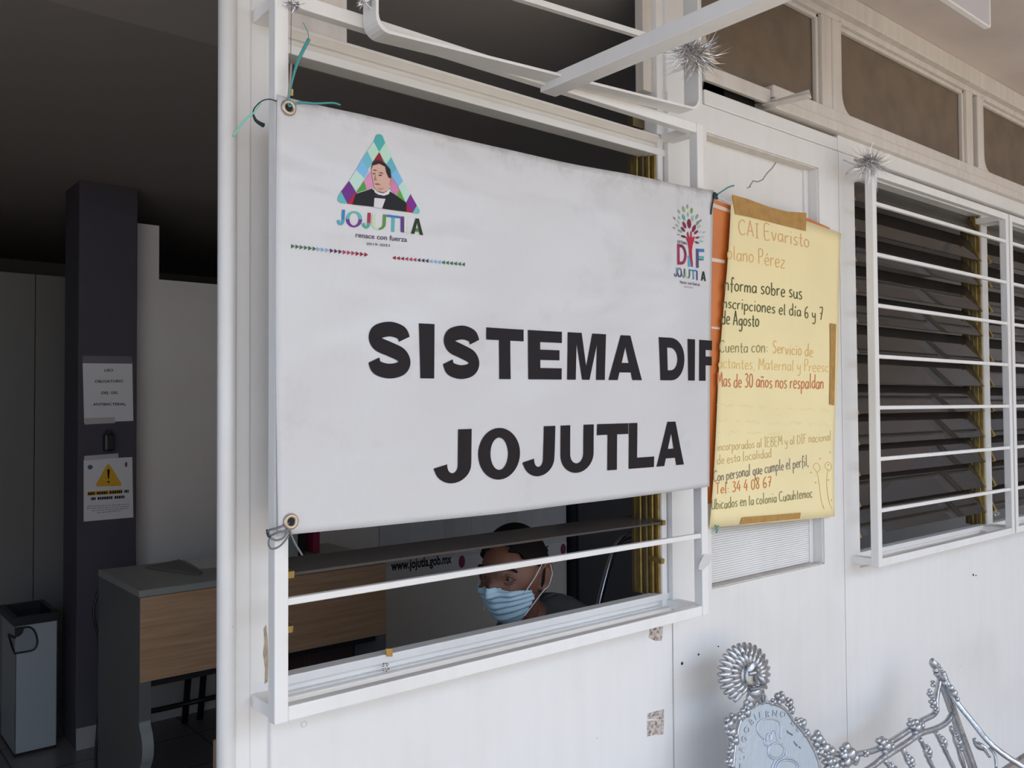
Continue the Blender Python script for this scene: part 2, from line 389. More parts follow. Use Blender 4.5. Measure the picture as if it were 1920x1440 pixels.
# ------------------------------------------------------------------ the setting
YF = 1.55          # face of the facade
X_END = 7.4        # right end of what is built
mb = MB(); mb.box(-3.0, X_END, YF, 7.0, -0.12, 0.0, FLOOR_IN); struct('floor', mb, 'dark tiled office floor')
mb = MB(); mb.box(-4.5, 9.0, -1.7, YF, -0.14, -0.02, FLOOR_OUT); struct('floor_walkway', mb, 'reddish tiled walkway floor in front of the facade')
mb = MB(); mb.box(-14, 18, -14, -1.7, -0.2, -0.1, COURT); struct('ground_courtyard', mb, 'concrete courtyard ground')
mb = MB()
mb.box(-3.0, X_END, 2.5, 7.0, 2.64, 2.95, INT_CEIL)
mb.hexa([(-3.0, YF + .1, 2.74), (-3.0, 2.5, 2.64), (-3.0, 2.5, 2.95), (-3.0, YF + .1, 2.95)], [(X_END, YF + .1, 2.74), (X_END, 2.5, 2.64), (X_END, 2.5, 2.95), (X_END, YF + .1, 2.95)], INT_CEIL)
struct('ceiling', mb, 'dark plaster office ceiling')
mb = MB(); mb.box(-4.5, 9.0, -1.5, YF + .1, 2.985, 3.15, SOFFIT); mb.box(-4.5, 9.0, YF + .1, 7.3, 2.955, 3.15, SOFFIT)
struct('ceiling_walkway', mb, 'pinkish beige plaster ceiling over the walkway')
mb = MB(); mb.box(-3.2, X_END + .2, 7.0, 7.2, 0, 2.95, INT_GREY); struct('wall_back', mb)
mb = MB(); mb.box(-3.2, -3.0, YF, 7.0, 0, 2.95, INT_WALL); struct('wall_left', mb)
mb = MB(); mb.box(X_END, X_END + .2, YF, 7.0, 0, 2.95, INT_WALL); struct('wall_right', mb)
for i, x in enumerate((-4.2, 8.8)):
    mb = MB(); mb.box(x - .15, x + .15, -1.45, -1.15, -0.02, 2.985, WHITE); struct('column_walkway', mb, 'white square porch column behind the viewer')
mb = MB(); mb.box(9.6, 9.8, -9.0, YF + .2, -.14, 3.6, mat('occluder_paint', (0.34, 0.30, 0.27), 0.9)); struct('occluder_right', mb)  # unseen wall added to block bright sky from the slat reflections
mb = MB(); mb.box(-14, 18, -10.2, -10, -0.1, 2.6, mat('courtyard_wall_paint', (0.5, 0.42, 0.36), 0.9)); struct('wall_courtyard', mb)

# facade: sheet steel panels with open joints
J = 0.0035
mb = MB()
def panel(x0, x1, z0, z1, y=YF, m=WHITE, d=.06): mb.box(x0 + J / 2, x1 - J / 2, y, y + d, z0, z1, m, .004)
xs = XF(1263, 1300)                                  # joint right of the first window
panel(.70, xs, 0, 1.02)
E_ = .00175
def flush(x0, x1, z0, z1): mb.box(x0, x1, YF, YF + .06, z0, z1, WHITE)
flush(xs + E_, 2.765 - E_, 0, 1.042); flush(xs + E_, 2.037, 1.042, 2.44); flush(2.64, 2.765 - E_, 1.042, 2.44); flush(2.037, 2.64, 2.362, 2.44)
flush(2.765 + E_, 5.25, 0, 1.0); flush(2.765 + E_, 2.87, 1.0, 2.44); flush(5.13, 5.25, 1.0, 2.44); flush(6.85, X_END, 0, 2.44)  # gap before the end panel added to let daylight reach the partition
panel(2.03, 2.765, 2.443, 2.488, d=.012); panel(2.765, X_END, 2.443, 2.50)
mb.box(.70, 5.25, YF + .055, YF + .075, 0, 1.0, VOID); mb.box(xs - .001, 2.2, YF + .056, YF + .075, 1.0, 2.95, VOID)
mb.box(2.6, 2.86, YF + .056, YF + .075, 1.0, 2.5, VOID)
mb.box(2.03, X_END, YF + .056, YF + .075, 2.40, 2.56, VOID)
panel(xs, 2.03, 2.44, 2.95, YF + .004)
front = struct('wall_front', mb, 'white painted sheet metal facade with vertical joints')
# small chips and screw heads on the panels
mb = MB()
for px, py, r in ((1279, 1244, .0045), (1310, 1227, .003), (1347, 1212, .002), (570, 1358, .006), (1825, 1078, .005), (1830, 1079, .003), (434, 975, .003)):
    p = at(px, py, YF - .001); mb.ball(p, (r, .002, r), VOID if px not in (570,) else WHITE, 8, 5)
tag(mb.build('screw_head', front), 'small dark screw heads')
def residue(pts, name='tape_residue'):
    mb = MB(); mb.prism([at(px, py, YF - .0012) for px, py in pts], (0, .0022, 0), RESIDUE)
    tag(mb.build(name, front), 'torn brown and white speckled tape remnant')
residue([(1219, 1177), (1243, 1175), (1241, 1201), (1230, 1202), (1217, 1196)])
residue([(1215, 1338), (1245, 1330), (1245, 1349), (1214, 1348)]); residue([(1214, 1352), (1245, 1350), (1244, 1377), (1226, 1378), (1214, 1381)])

mb = MB(); stain = [(495, 1180), (499, 1172), (502, 1200), (503, 1240), (502, 1278), (497, 1282), (498, 1255), (494, 1225), (497, 1205)]
mb.prism([at(px, py, YF + .0085) for px, py in stain], (0, .003, 0), mat('rust_stain', (.46, .36, .25), .85, var=.4, var_scale=60)); tag(mb.build('rust_stain', front), 'brown rust stain')
mb = MB()                                            # the door jamb post at the open doorway
mb.tube([(.619, YF + .008, 0), (.619, YF + .008, 2.95)], .017, WHITE, 14); mb.box(.630, .664, YF + .006, YF + .05, 0, 2.95, WHITE, .003)
mb.box(.664, .705, YF + .010, YF + .09, 0, 2.95, WHITE, .003); mb.box(.657, .672, YF + .012, YF + .05, 0, 2.95, VOID)
struct('trim_1', mb, 'white steel jamb post beside the open doorway')
mb = MB()
mb.box(-3.0, -1.3, YF, YF + .08, 0, 2.95, WHITE, .004); struct('wall_front_left', mb, 'white facade panel left of the doorway')

# clerestory rail, mullions, cornice
mb = MB()
mb.box(2.36, X_END, YF - .022, YF + .06, 2.498, 2.532, CREAM, .004); mb.box(2.36, X_END, YF - .014, YF + .06, 2.535, 2.575, CREAM, .004)
mb.box(2.03, 2.36, YF - .004, YF + .012, 2.514, 2.56, CREAM, .003)
struct('trim_2', mb, 'cream steel rail under the clerestory panes')
mb = MB()
mb.box(2.03, X_END, YF - .03, YF + .09, 2.915, 2.985, CREAM, .004); mb.box(2.03, X_END, YF - .004, YF + .08, 2.893, 2.915, CREAM, .003)
struct('trim_3', mb, 'cream cornice under the walkway ceiling')
mb = MB()                                            # end flange of the rail, bent outwards
a, b = atx(1436, 203, 2.36), atx(1521, 184, 2.37); c = atx(1516, 168, 2.36)
mb.hexa([a, a + Vector((0, 0, .004)), b + Vector((0, 0, .004)), b], [p + Vector((-.022, 0, .004)) for p in (a, a + Vector((0, 0, .004)), b + Vector((0, 0, .004)), b)], CREAM)
mb.prism([a, b, c, a + Vector((0, 0, .018))], (.003, 0, 0), CREAM)
o = mb.build('bent_flange'); tag(o, 'bent cream metal flange sticking out of the rail under the first brown pane', 'metal strip')

def clerestory(n, x0, x1, label):
    z0, z1 = 2.575, 2.893
    mb = MB()
    mb.box(x0 - .06, x0, YF - .010, YF + .05, z0, z1, CREAM, .006) if x0 > 2.2 else None
    mb.box(x1, x1 + .062, YF - .004, YF + .05, z0, z1, CREAM, .004)
    f = struct('window_%d' % n, mb, label)
    mb = MB(); bead = .016
    mb.box(x0, x1, YF + .008, YF + .026, z1 - bead, z1, CREAM, .004); mb.box(x1 - bead, x1, YF + .008, YF + .026, z0, z1, CREAM, .004)
    for (cx, cz, sx, sz) in ((x0, z0, 1, 1), (x0, z1, 1, -1)):       # welded, rounded inner corners
        r = .065 if sz > 0 else .02; pts = [Vector((cx - .004, YF - .008, cz - .004 * sz))] + [Vector((cx + sx * r * (1 - math.sin(t)), YF - .008, cz + sz * r * (1 - math.cos(t)))) for t in [k * math.pi / 12 for k in range(7)]]
        mb.prism(pts, (0, .034, 0), CREAM)
    mb.build('glazing_bead', f)
    mb = MB(); mb.box(x0, x1, YF + .026, YF + .032, z0, z1, DUSTY); tag(mb.build('pane', f), 'dusty brown pane')
clerestory(4, 2.03, 2.665, 'dusty brown clerestory pane above the door panel')
clerestory(5, 2.785, 3.80, 'dusty brown clerestory pane above the louvred window')
clerestory(6, 3.96, 5.0, 'dusty brown clerestory pane at the right edge of the photo')

# door panel: recessed, blank above and fine louvres below
mb = MB()
x0, x1, z0, z1 = 2.037, 2.64, 1.042, 2.362
mb.box(x0, x1, YF + .045, YF + .056, z0, z1, WHITE)
mb.box(x0 - .01, x0 + .004, YF + .006, YF + .06, z0, z1, WHITE); mb.box(x1 - .004, x1 + .01, YF + .006, YF + .06, z0, z1, WHITE)
mb.box(x0, x1, YF + .006, YF + .06, z1 - .004, z1 + .01, CREAM); mb.box(x0, x1, YF + .006, YF + .06, z0 - .01, z0 + .003, CREAM)
mb.box(x1 - .028, x1 - .004, YF + .036, YF + .05, z0, z1, WHITE, .003)
dr = struct('door_1', mb, 'white recessed door panel right of the banner')
mb = MB()
for k in range(34):
    z = z0 + .006 + k * .0068
    mb.hexa([(x0, YF + .046, z), (x0, YF + .038, z), (x0, YF + .041, z + .005), (x0, YF + .046, z + .0055)], [(x1 - .03, YF + .046, z), (x1 - .03, YF + .038, z), (x1 - .03, YF + .041, z + .005), (x1 - .03, YF + .046, z + .0055)], WHITE)
mb.build('vent_louvre', dr)
mb = MB()
fd = lambda u, v: at(u, v, YF + .0445)
crack = [(1404, 352), (1409, 344), (1412, 339), (1420, 341), (1430, 337), (1438, 325), (1448, 315), (1455, 304), (1457, 296)]
put_ribbon(mb, crack, 2.2, fd, mat('crack_dirt', (0.30, 0.27, 0.24), 0.9)); put_ribbon(mb, [(1400, 353), (1408, 350)], 1.6, fd, MATS['crack_dirt'])
mb.build('crack', dr)

# louvre windows
def louvre_window(n, x0, x1, z0, z1, label, slats, tilt, right_brass=True):
    mb = MB()
    for (a, b2, dy) in ((0, .018, .012), (.018, .034, .026), (.034, .05, .016)):           # stepped sill and head
        mb.box(x0 - .035, x1 + .03, YF + dy, YF + .046, z0 - b2, z0 - a, WHITE, .002)
        mb.box(x0 - .035, x1 + .03, YF + dy, YF + .06, z1 + a, z1 + b2 + .001, WHITE, .002)
    mb.box(x0 - .045, x0, YF + .014, YF + .09, z0 - .05, z1 + .05, WHITE, .003); mb.box(x1, x1 + .022, YF + .0135, YF + .09, z0 - .05, z1 + .05, WHITE, .003)
    w = struct('window_%d' % n, mb, label)
    for x, s in ((x0, 1), (x1, -1)):
        mb = MB()
        for k in range(4): mb.box(*sorted((x + s * .011 * k, x + s * (.011 * k + .007))), YF + .02 + .012 * k, YF + .052 + .012 * k, z0, z1, BRASS if k != 2 else BRASS_DARK, .0015)
        mb.box(*sorted((x, x + s * .044)), YF + .075, YF + .085, z0, z1, BRASS_DARK)
        tag(mb.build('louvre_channel', w), 'brass coloured louvre channel')
    return w
def slat(w, x0, x1, zc, tilt, yc=YF + .055, wd=.105, clip=True, glass=True, arms=(1, 1), gm=None):
    ca, sa = math.cos(tilt), math.sin(tilt)
    d = Vector((0, -ca, -sa)) * wd / 2; nn = Vector((0, -sa, ca)) * .0025; c = Vector((0, yc, zc))
    if glass:
        mb = MB(); q = [c + d + nn, c - d + nn, c - d - nn, c + d - nn]
        mb.hexa([p + Vector((x0, 0, 0)) for p in q], [p + Vector((x1, 0, 0)) for p in q], gm or SMOKED); tag(mb.build('glass_slat', w), 'smoked glass slat')
    if clip:
        for x, s, on in ((x0, 1, arms[0]), (x1, -1, arms[1])):
            if not on: continue
            mb = MB(); q = [c + d * 1.07 + nn * 2.6, c - d * .9 + nn * 2.6, c - d * .9 - nn * 2.6, c + d * 1.07 - nn * 2.6]
            mb.hexa([p + Vector((x, 0, 0)) for p in q], [p + Vector((x + s * .013, 0, 0)) for p in q], BRASS); tag(mb.build('louvre_clip', w), 'brass louvre clip')
W1 = louvre_window(1, .712, 1.838, 1.056, 2.262, 'louvre window behind the banner with most of its slats missing', 0, 0)
slat(W1, .733, 1.83, 1.256, R(4), wd=.115, gm=SMOKED_DUSTY)
for z, t in ((1.155, R(8)),): slat(W1, .733, 1.83, z, t, glass=False)
for z in (1.36, 1.465, 1.57, 1.675, 1.78, 1.885, 1.99): slat(W1, .733, 1.83, z, R(30))
slat(W1, .733, 1.83, 2.185, R(4), glass=False); slat(W1, .733, 1.83, 2.095, R(6), glass=False)
mb = MB()
for px, py in ((729, 1224),):                        # scrap of brown tape on the sill
    mb.prism([at(px - 5, py - 7, YF + .010), at(px + 7, py - 8, YF + .010), at(px + 7, py + 7, YF + .010), at(px - 4, py + 7, YF + .010)], (0, .003, 0), TAPE)
tag(mb.build('tape_scrap', W1), 'scrap of brown tape')
mb = MB(); random.seed(3)
for k in range(26):
    p = at(720 + random.uniform(-5, 10), 1255 + random.uniform(-12, 14), YF + .0115); mb.ball(p, (random.uniform(.001, .003), .0008, random.uniform(.0008, .002)), mat('flaked_dirt', (.2, .18, .16), .9), 6, 4)
mb.build('flaked_paint', W1)

W2 = louvre_window(2, 2.885, 3.972, 1.050, 2.385, 'louvre window of smoked glass slats right of the door panel', 12, 0)
for k in range(12): slat(W2, 2.893, 3.964, 1.155 + k * .1085, R(67), yc=YF + .042, wd=.116, arms=(1, 1))
W3 = louvre_window(3, 4.03, 5.12, 1.050, 2.385, 'second louvre window of smoked glass slats at the right edge of the photo', 12, 0)
for k in range(12): slat(W3, 4.038, 5.11, 1.155 + k * .1085, R(64), yc=YF + .036, wd=.116, arms=(1, 0))

# transom above the first window
mb = MB()
mb.box(.69, 1.86, YF + .02, YF + .06, 2.311, 2.322, WHITE, .003)
mb.box(.69, .72, YF + .0145, YF + .09, 2.322, 2.95, WHITE, .003); mb.box(1.838, 1.87, YF + .0145, YF + .09, 2.322, 2.95, WHITE, .003)
mb.box(.69, 1.87, YF + .012, YF + .09, 2.86, 2.95, WHITE, .003)
w7 = struct('window_7', mb, 'open transom above the first louvre window')
mb = MB(); mb.box(.72, .884, YF + .035, YF + .045, 2.32, 2.86, CREAM, .002); tag(mb.build('filler_board', w7), 'cream filler board')
mb = MB(); mb.box(1.80, 1.838, YF + .03, YF + .06, 2.44, 2.86, CREAM, .002); mb.build('inner_jamb', w7)
mb = MB(); mb.box(1.79, 1.838, YF + .06, YF + .085, 2.345, 2.44, BRASS_DARK, .002); mb.build('louvre_channel', w7)

# inside: column, partitions
mb = MB(); mb.box(1.035, 1.297, 4.384, 4.645, 0, 2.64, COLUMN_P, .004); col_o = struct('column', mb, 'square purple grey column inside the doorway')
mb = MB(); mb.box(1.035, 1.297, 4.372, 4.384, 0, .10, mat('skirting_tile', (.36, .36, .35), .5), .002); tag(mb.build('skirting_tile', col_o), 'pale skirting tile')
mb = MB(); mb.box(1.31, 4.275, 4.52, 4.58, 0, 2.226, INT_WALL); mb.box(1.31, 1.442, 4.52, 4.58, 2.226, 2.50, INT_WALL)
struct('wall_partition', mb, 'white inside partition behind the wooden desk')
mb = MB()
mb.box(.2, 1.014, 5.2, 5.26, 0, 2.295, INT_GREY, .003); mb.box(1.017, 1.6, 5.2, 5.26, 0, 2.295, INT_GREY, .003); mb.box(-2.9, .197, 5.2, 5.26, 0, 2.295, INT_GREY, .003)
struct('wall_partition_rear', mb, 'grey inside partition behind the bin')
# ------------------------------------------------------------------ window grilles
def grille(x0, x1, z0, z1, zs, label, ox=0.0, tops=True):
    b = .027; y0, y1 = 1.45, 1.478
    t = thing('window_grille', (x0, 1.45, z0), label, 'window grille', 'white bar grilles on the louvre windows')
    for x in (x0, x1 - b):
        mb = MB(); mb.box(x, x + b, y0, y1, z0, z1, WHITE_BAR, .0025); mb.build('post', t)
    for z in (z0, z1 - b):
        mb = MB(); mb.box(x0 + b, x1 - b, y0 + .002, y1 - .002, z, z + b, WHITE_BAR, .0025); mb.build('rail', t)
    for z in zs:
        mb = MB(); mb.box(x0 + b - .002, x1 - b + .002, y0 + .004, y0 + .018, z, z + .013, WHITE_BAR, .002); mb.build('bar', t)
    for x in (x0, x1 - .042):
        for z in (z0 + .003, z1 - .030):
            mb = MB(); mb.box(x + .004, x + .038, y1 - .002, YF + .018, z, z + .024, WHITE_BAR, .002); mb.build('bracket', t)
    return t
ZB = [1.216 + .174 * k for k in range(6)]
grille(.663, 1.893, 1.011, 2.329, ZB, 'white bar grille behind the vinyl banner')
ZB2 = [1.203 + .174 * k for k in range(7)]
grille(2.806, 3.958, 1.022, 2.372, ZB2, 'white seven bar grille on the window right of the yellow poster')
grille(3.974, 5.126, 1.022, 2.372, ZB2, 'white bar grille cut off by the right edge of the photo')

# ------------------------------------------------------------------ flat bar box frames and the support arm
def ring_frame(name, A, Bp, h, depth, label, th=.006, r=.03):
    """A, Bp: bottom front corners; h height; rounded flat-bar ring running back from the front by depth"""
    t = thing(name, A, label, 'metal frame')
    ux = (Bp - A).normalized(); L = (Bp - A).length; uz = Vector((0, 0, 1))
    pr = []
    for cx, cz, a0 in ((L - r, r, -90), (L - r, h - r, 0), (r, h - r, 90), (r, r, 180)):
        for k in range(6):
            a = R(a0 + k * 18); pr.append((cx + r * math.cos(a), cz + r * math.sin(a)))
    out = [A + ux * u + uz * v for u, v in pr]
    inn = [A + ux * (L / 2 + (u - L / 2) * (1 - 2 * th / L)) + uz * (h / 2 + (v - h / 2) * (1 - 2 * th / h)) for u, v in pr]
    mb = MB(); n = len(out); d = Vector((0, depth, 0)); vs = out + inn + [p + d for p in out] + [p + d for p in inn]; fs = []
    for i in range(n):
        j = (i + 1) % n
        fs += [(i, j, n + j, n + i), (2 * n + j, 2 * n + i, 3 * n + i, 3 * n + j), (j, i, 2 * n + i, 2 * n + j), (n + i, n + j, 3 * n + j, 3 * n + i)]
    mb.add(vs, fs, WHITE_BAR); mb.build('ring', t)
    return t
fa, fb = at(705, 57, 1.40), at(1313, 208, 1.40)
fr = ring_frame('sign_frame', fa, fb, .48, .0475, 'white flat bar box frame standing on top of the first grille')
mb = MB(); p, q = at(960, -6, 1.452), at(1222, 74, 1.452)
mb.hexa([p, p + Vector((0, 0, .014)), p + Vector((0, .014, .014)), p + Vector((0, .014, 0))], [q, q + Vector((0, 0, .014)), q + Vector((0, .014, .014)), q + Vector((0, .014, 0))], WHITE_BAR)
mb.build('cross_bar', fr)
mb = MB(); p0 = at(1029, 153, 1.462); p1 = at(1058, 165, 1.462)
zt = p0.z + .004; mb.box(1.318, 1.366, .55, 1.47, zt - .032, zt, WHITE_BAR, .002)
o = mb.build('support_arm'); tag(o, 'white square tube arm reaching outwards from under the box frame', 'metal arm')
c2 = atz(1858, 54, 2.66); c1 = c2 + Vector((-.95, 0, 0))
rf2 = ring_frame('hanging_sign', c1, c2, .322, .014, 'white edged grey panel hanging from the porch ceiling at top right corner', r=.012)
mb = MB(); mb.box(c1.x + .004, c2.x - .004, c1.y + .003, c1.y + .011, c1.z + .004, c1.z + .318, mat('sign_panel_grey', (.50, .48, .50), .6)); mb.build('panel', rf2)

# ------------------------------------------------------------------ vinyl banner
BY = 1.436
TL, TR, BR, BL = at(519, 178, BY), at(1337, 357, BY), at(1328, 912, BY), at(521, 1004, BY)
def bsurf(x, z):
    """how far the cloth stands off its plane"""
    u = (x - TL.x) / (TR.x - TL.x); v = (z - BL.z) / (TL.z - BL.z)
    e = max(0.0, min(1.0, min(u, 1 - u) * 8))
    w = .0035 * math.sin(9.5 * x + 2.2 * z + .6) + .0022 * math.sin(17 * x - 9 * z) + .003 * math.sin(5 * z + 3 * x)
    w += .005 * math.exp(-((u * 1.25 - (1 - v) * .8) / .05) ** 2) * u * 2 * math.exp(-u * 3)       # fold pulling from the top eyelet
    return BY - .002 - w * e - .004 * e
def bpt(x, z, off=0.0): return Vector((x, bsurf(x, z) - off, z))
def bpx(px, py, off=.0013):
    p = at(px, py, BY - .004); return bpt(p.x, p.z, off)
NX, NZ = 90, 56
ban = thing('banner', (TL + TR) / 2, 'white vinyl banner reading SISTEMA DIF JOJUTLA tied to the window grille', 'banner')
mb = MB(); g = []
for j in range(NZ + 1):
    for i in range(NX + 1):
        u, v = i / NX, j / NZ
        top = TL.lerp(TR, u); bot = BL.lerp(BR, u)
        top.z += -.010 * math.exp(-((u - .10) / .06) ** 2) * 0 - .022 * math.sin(math.pi * u) ** .8 * .55 + .0
        bot.z += -.006 * math.sin(math.pi * u)
        p = top.lerp(bot, v); p.x -= .004 * math.sin(math.pi * v)
        g.append(bpt(p.x, p.z))
fs = [(j * (NX + 1) + i, j * (NX + 1) + i + 1, (j + 1) * (NX + 1) + i + 1, (j + 1) * (NX + 1) + i) for j in range(NZ) for i in range(NX)]
mb.add(g, fs, VINYL, True); sh = mb.build('sheet', ban)
md = sh.modifiers.new('thickness', 'SOLIDIFY'); md.thickness = .0008; md.offset = 1

# heavy grotesque capitals: polygons and strokes in a unit box
def arc(cx, cy, rx, ry, a0, a1, n=14): return [(cx + rx * math.cos(R(a0 + (a1 - a0) * k / n)), cy + ry * math.sin(R(a0 + (a1 - a0) * k / n))) for k in range(n + 1)]
def glyph(ch, t=.30, ty=.235):
    P, S = [], []          # polygons, strokes (points, width)
    h = t / 2
    if ch == 'I': P = [[(0, 0), (1, 0), (1, 1), (0, 1)]]
    elif ch == 'T': P = [[(0, 1 - ty), (1, 1 - ty), (1, 1), (0, 1)], [(.5 - h, 0), (.5 + h, 0), (.5 + h, 1 - ty), (.5 - h, 1 - ty)]]
    elif ch == 'L': P = [[(0, 0), (t + .02, 0), (t + .02, 1), (0, 1)], [(t + .02, 0), (1, 0), (1, ty), (t + .02, ty)]]
    elif ch in 'EF':
        P = [[(0, 0), (t + .06, 0), (t + .06, 1), (0, 1)], [(t + .06, 1 - ty), (1, 1 - ty), (1, 1), (t + .06, 1)], [(t + .06, .40), (.93, .40), (.93, .40 + ty * .9), (t + .06, .40 + ty * .9)]]
        if ch == 'E': P.append([(t + .06, 0), (1, 0), (1, ty), (t + .06, ty)])
    elif ch == 'A':
        P = [[(0, 0), (.28, 0), (.34, .19), (.66, .19), (.72, 0), (1, 0), (.66, 1), (.34, 1)]]
        P = [[(0, 0), (.28, 0), (.5, .74), (.5, 1), (.35, 1)], [(1, 0), (.65, 1), (.5, 1), (.5, .74), (.72, 0)], [(.33, .17), (.67, .17), (.605, .385), (.395, .385)]]
    elif ch == 'M':
        P = [[(0, 0), (.23, 0), (.23, 1), (0, 1)], [(.77, 0), (1, 0), (1, 1), (.77, 1)], [(.23, 1), (.23, .78), (.40, 0), (.5, 0), (.5, .28), (.36, 1)], [(.77, 1), (.64, 1), (.5, .28), (.5, 0), (.60, 0), (.77, .78)]]
    elif ch == 'D':
        P = [[(0, 0), (t, 0), (t, 1), (0, 1)]]
        o = [(t, 1), (.45, 1)] + arc(.45, .5, .55, .5, 90, -90, 16)[1:] + [(t, 0)]; i2 = [(t, 1 - ty), (.42, 1 - ty)] + arc(.42, .5, .58 - t, .5 - ty, 90, -90, 16)[1:] + [(t, ty)]
        P += [[o[k], o[k + 1], i2[k + 1], i2[k]] for k in range(len(o) - 1)]
    elif ch == 'O':
        o = arc(.5, .5, .5, .5, 0, 360, 36); i2 = arc(.5, .5, .5 - t * .97, .5 - ty * .8, 0, 360, 36); P = [[o[k], o[k + 1], i2[k + 1], i2[k]] for k in range(36)]
    elif ch == 'U':
        o = [(0, 1)] + arc(.5, .4, .5, .4, 180, 360, 20) + [(1, 1)]; i2 = [(t, 1)] + arc(.5, .40, .5 - t, .40 - ty * .85, 180, 360, 20) + [(1 - t, 1)]
        P = [[o[k], o[k + 1], i2[k + 1], i2[k]] for k in range(len(o) - 1)]
    elif ch == 'J':
        tj = t * 1.2
        o = [(1, 1), (1, .36)] + arc(.5, .34, .5, .34, 0, -185, 18)[1:]; i2 = [(1 - tj, 1), (1 - tj, .36)] + arc(.5, .33, .5 - tj, .33 - ty * .8, 0, -185, 18)[1:]
        o[-1] = (0, .30); i2[-1] = (.36, .36); o[-2] = (.0, .26); i2[-2] = (.355, .33)
        P = [[o[k], o[k + 1], i2[k + 1], i2[k]] for k in range(len(o) - 1)]
    elif ch == 'S':
        c = [(.83, .70), (.76, .815), (.52, .872), (.25, .82), (.165, .715), (.25, .60), (.5, .515), (.75, .42), (.835, .285), (.74, .17), (.48, .125), (.22, .185), (.145, .315)]
        c = [(p.x, p.y) for p in smooth_path([(a, b, 0) for a, b in c], 5)]
        w = [.27] * len(c); P = [[tuple(p) for p in q] for q in ribbon(c, .262)]
    return P
def quad_map(q):
    (a, b, c, d) = q      # tl, tr, br, bl in sight-line coordinates
    def f(u, v):
        tx = a[0] + (b[0] - a[0]) * u; ty_ = a[1] + (b[1] - a[1]) * u; bx = d[0] + (c[0] - d[0]) * u; by = d[1] + (c[1] - d[1]) * u
        return (bx + (tx - bx) * v, by + (ty_ - by) * v)
    return f
def place_glyph(mb, ch, q, material, fn, off=.0013, maxlen=.12, t=.30, ty=.235):
    f = quad_map(q)
    for poly in glyph(ch, t, ty): put_poly(mb, poly, lambda u, v: fn(*f(u, v), off), material, maxlen)
mb = MB(); sc = 2.8235; ox, oy = 680, 560
tl = lambda x: 116 + .0583 * (x - 28); bl = lambda x: 420 + .0082 * (x - 28)
for ch, x0, x1, sk in (('S', 28, 255, 0), ('I', 291, 371, 8), ('S', 413, 620, 0), ('T', 650, 853, 0), ('E', 876, 1052, 0), ('M', 1082, 1283, 0), ('A', 1302, 1468, 0), ('D', 1552, 1688, 8), ('I', 1707, 1752, 6), ('F', 1778, 1851, 0)):
    q = [(x0, tl(x0)), (x1, tl(x1)), (x1, bl(x1)), (x0 + sk, bl(x0))]
    if ch == 'F':
        f = quad_map([(ox + a / sc, oy + b / sc) for a, b in q])
        for poly in ([(0, 0), (.5, 0), (.5, 1), (0, 1)], [(.5, .76), (.99, .76), (.99, 1), (.5, 1)], [(.5, .38), (.97, .38), (.97, .60), (.5, .60)]): put_poly(mb, poly, lambda u, v: bpx(*f(u, v)), INK, .15)
        continue
    place_glyph(mb, ch, [(ox + a / sc, oy + b / sc) for a, b in q], INK, bpx)
    if ch == 'A': tag(mb.build('lettering', ban), 'heavy black word SISTEMA'); mb = MB()
tag(mb.build('lettering', ban), 'heavy black word DIF cut by the right hem'); mb = MB()
tl = lambda x: 692 - .0364 * (x - 495); bl = lambda x: 980 - .0818 * (x - 440)
for ch, x0, x1, sk in (('J', 375, 573, 0), ('O', 608, 828, 0), ('J', 842, 1018, 0), ('U', 1050, 1230, 0), ('T', 1247, 1402, -4), ('L', 1405, 1535, 0), ('A', 1549, 1695, 0)):
    q = [(x0, tl(x0)), (x1, tl(x1)), (x1, bl(x1)), (x0 + sk, bl(x0))]
    if ch == 'J': q = [(x0, tl(x0)), (x1 + 2, tl(x1)), (x1 - 3, bl(x1)), (x0, bl(x0))]
    place_glyph(mb, ch, [(ox + a / sc, oy + b / sc) for a, b in q], INK, bpx)
tag(mb.build('lettering', ban), 'heavy black word JOJUTLA')

# town emblem: triangle of coloured lozenges round a portrait, town name and motto
mb = MB(); E = lambda x, y: (600 + x / 5.333, 230 + y / 5.333)
def art(poly, hexs, off=.0013, ml=60): put_poly(mb, poly, lambda x, y: bpx(*E(x, y), off), ink(hexs), ml)
for poly, c in (
    ([(535, 140), (548, 128), (580, 127), (600, 142), (628, 212), (570, 303), (513, 202)], '4FA7A6'),
    ([(513, 202), (570, 303), (508, 400), (452, 292)], 'B5D8C4'), ([(452, 292), (508, 400), (460, 478), (400, 378)], '6DB4C6'), ([(400, 378), (470, 490), (425, 565), (345, 478)], '7CB6DE'),
    ([(345, 478), (430, 562), (345, 690), (278, 588)], 'BBD9CC'), ([(278, 588), (345, 700), (265, 812), (203, 692)], '6B2C83'), ([(203, 692), (265, 812), (200, 805), (170, 780), (176, 740)], '5FB3B3'),
    ([(345, 700), (358, 722), (318, 822), (262, 812)], 'B01436'),
    ([(628, 212), (690, 352), (640, 428), (570, 303)], 'B5D8C4'), ([(690, 352), (750, 470), (690, 530), (640, 428)], '62AEBE'), ([(750, 470), (815, 590), (768, 645), (690, 530)], '7CB6DE'),
    ([(815, 590), (890, 718), (845, 806), (768, 645)], 'BBD9CC'), ([(890, 718), (955, 832), (915, 905), (845, 806)], '7A2A8A'), ([(955, 832), (985, 880), (982, 908), (962, 914), (912, 906)], '6DBDB8'),
    ([(845, 806), (915, 905), (850, 896), (820, 850)], 'A81238'),
    ([(570, 303), (628, 428), (560, 420), (500, 412)], '8E1526'), ([(490, 490), (520, 665), (450, 672), (425, 590)], 'D58DB6'), ([(425, 590), (470, 668), (345, 710)], '4A9A3C'),
    ([(695, 545), (778, 672), (752, 740), (675, 655)], 'CE7FA8'), ([(778, 672), (845, 806), (750, 738)], '5BA043')): art(poly, c)
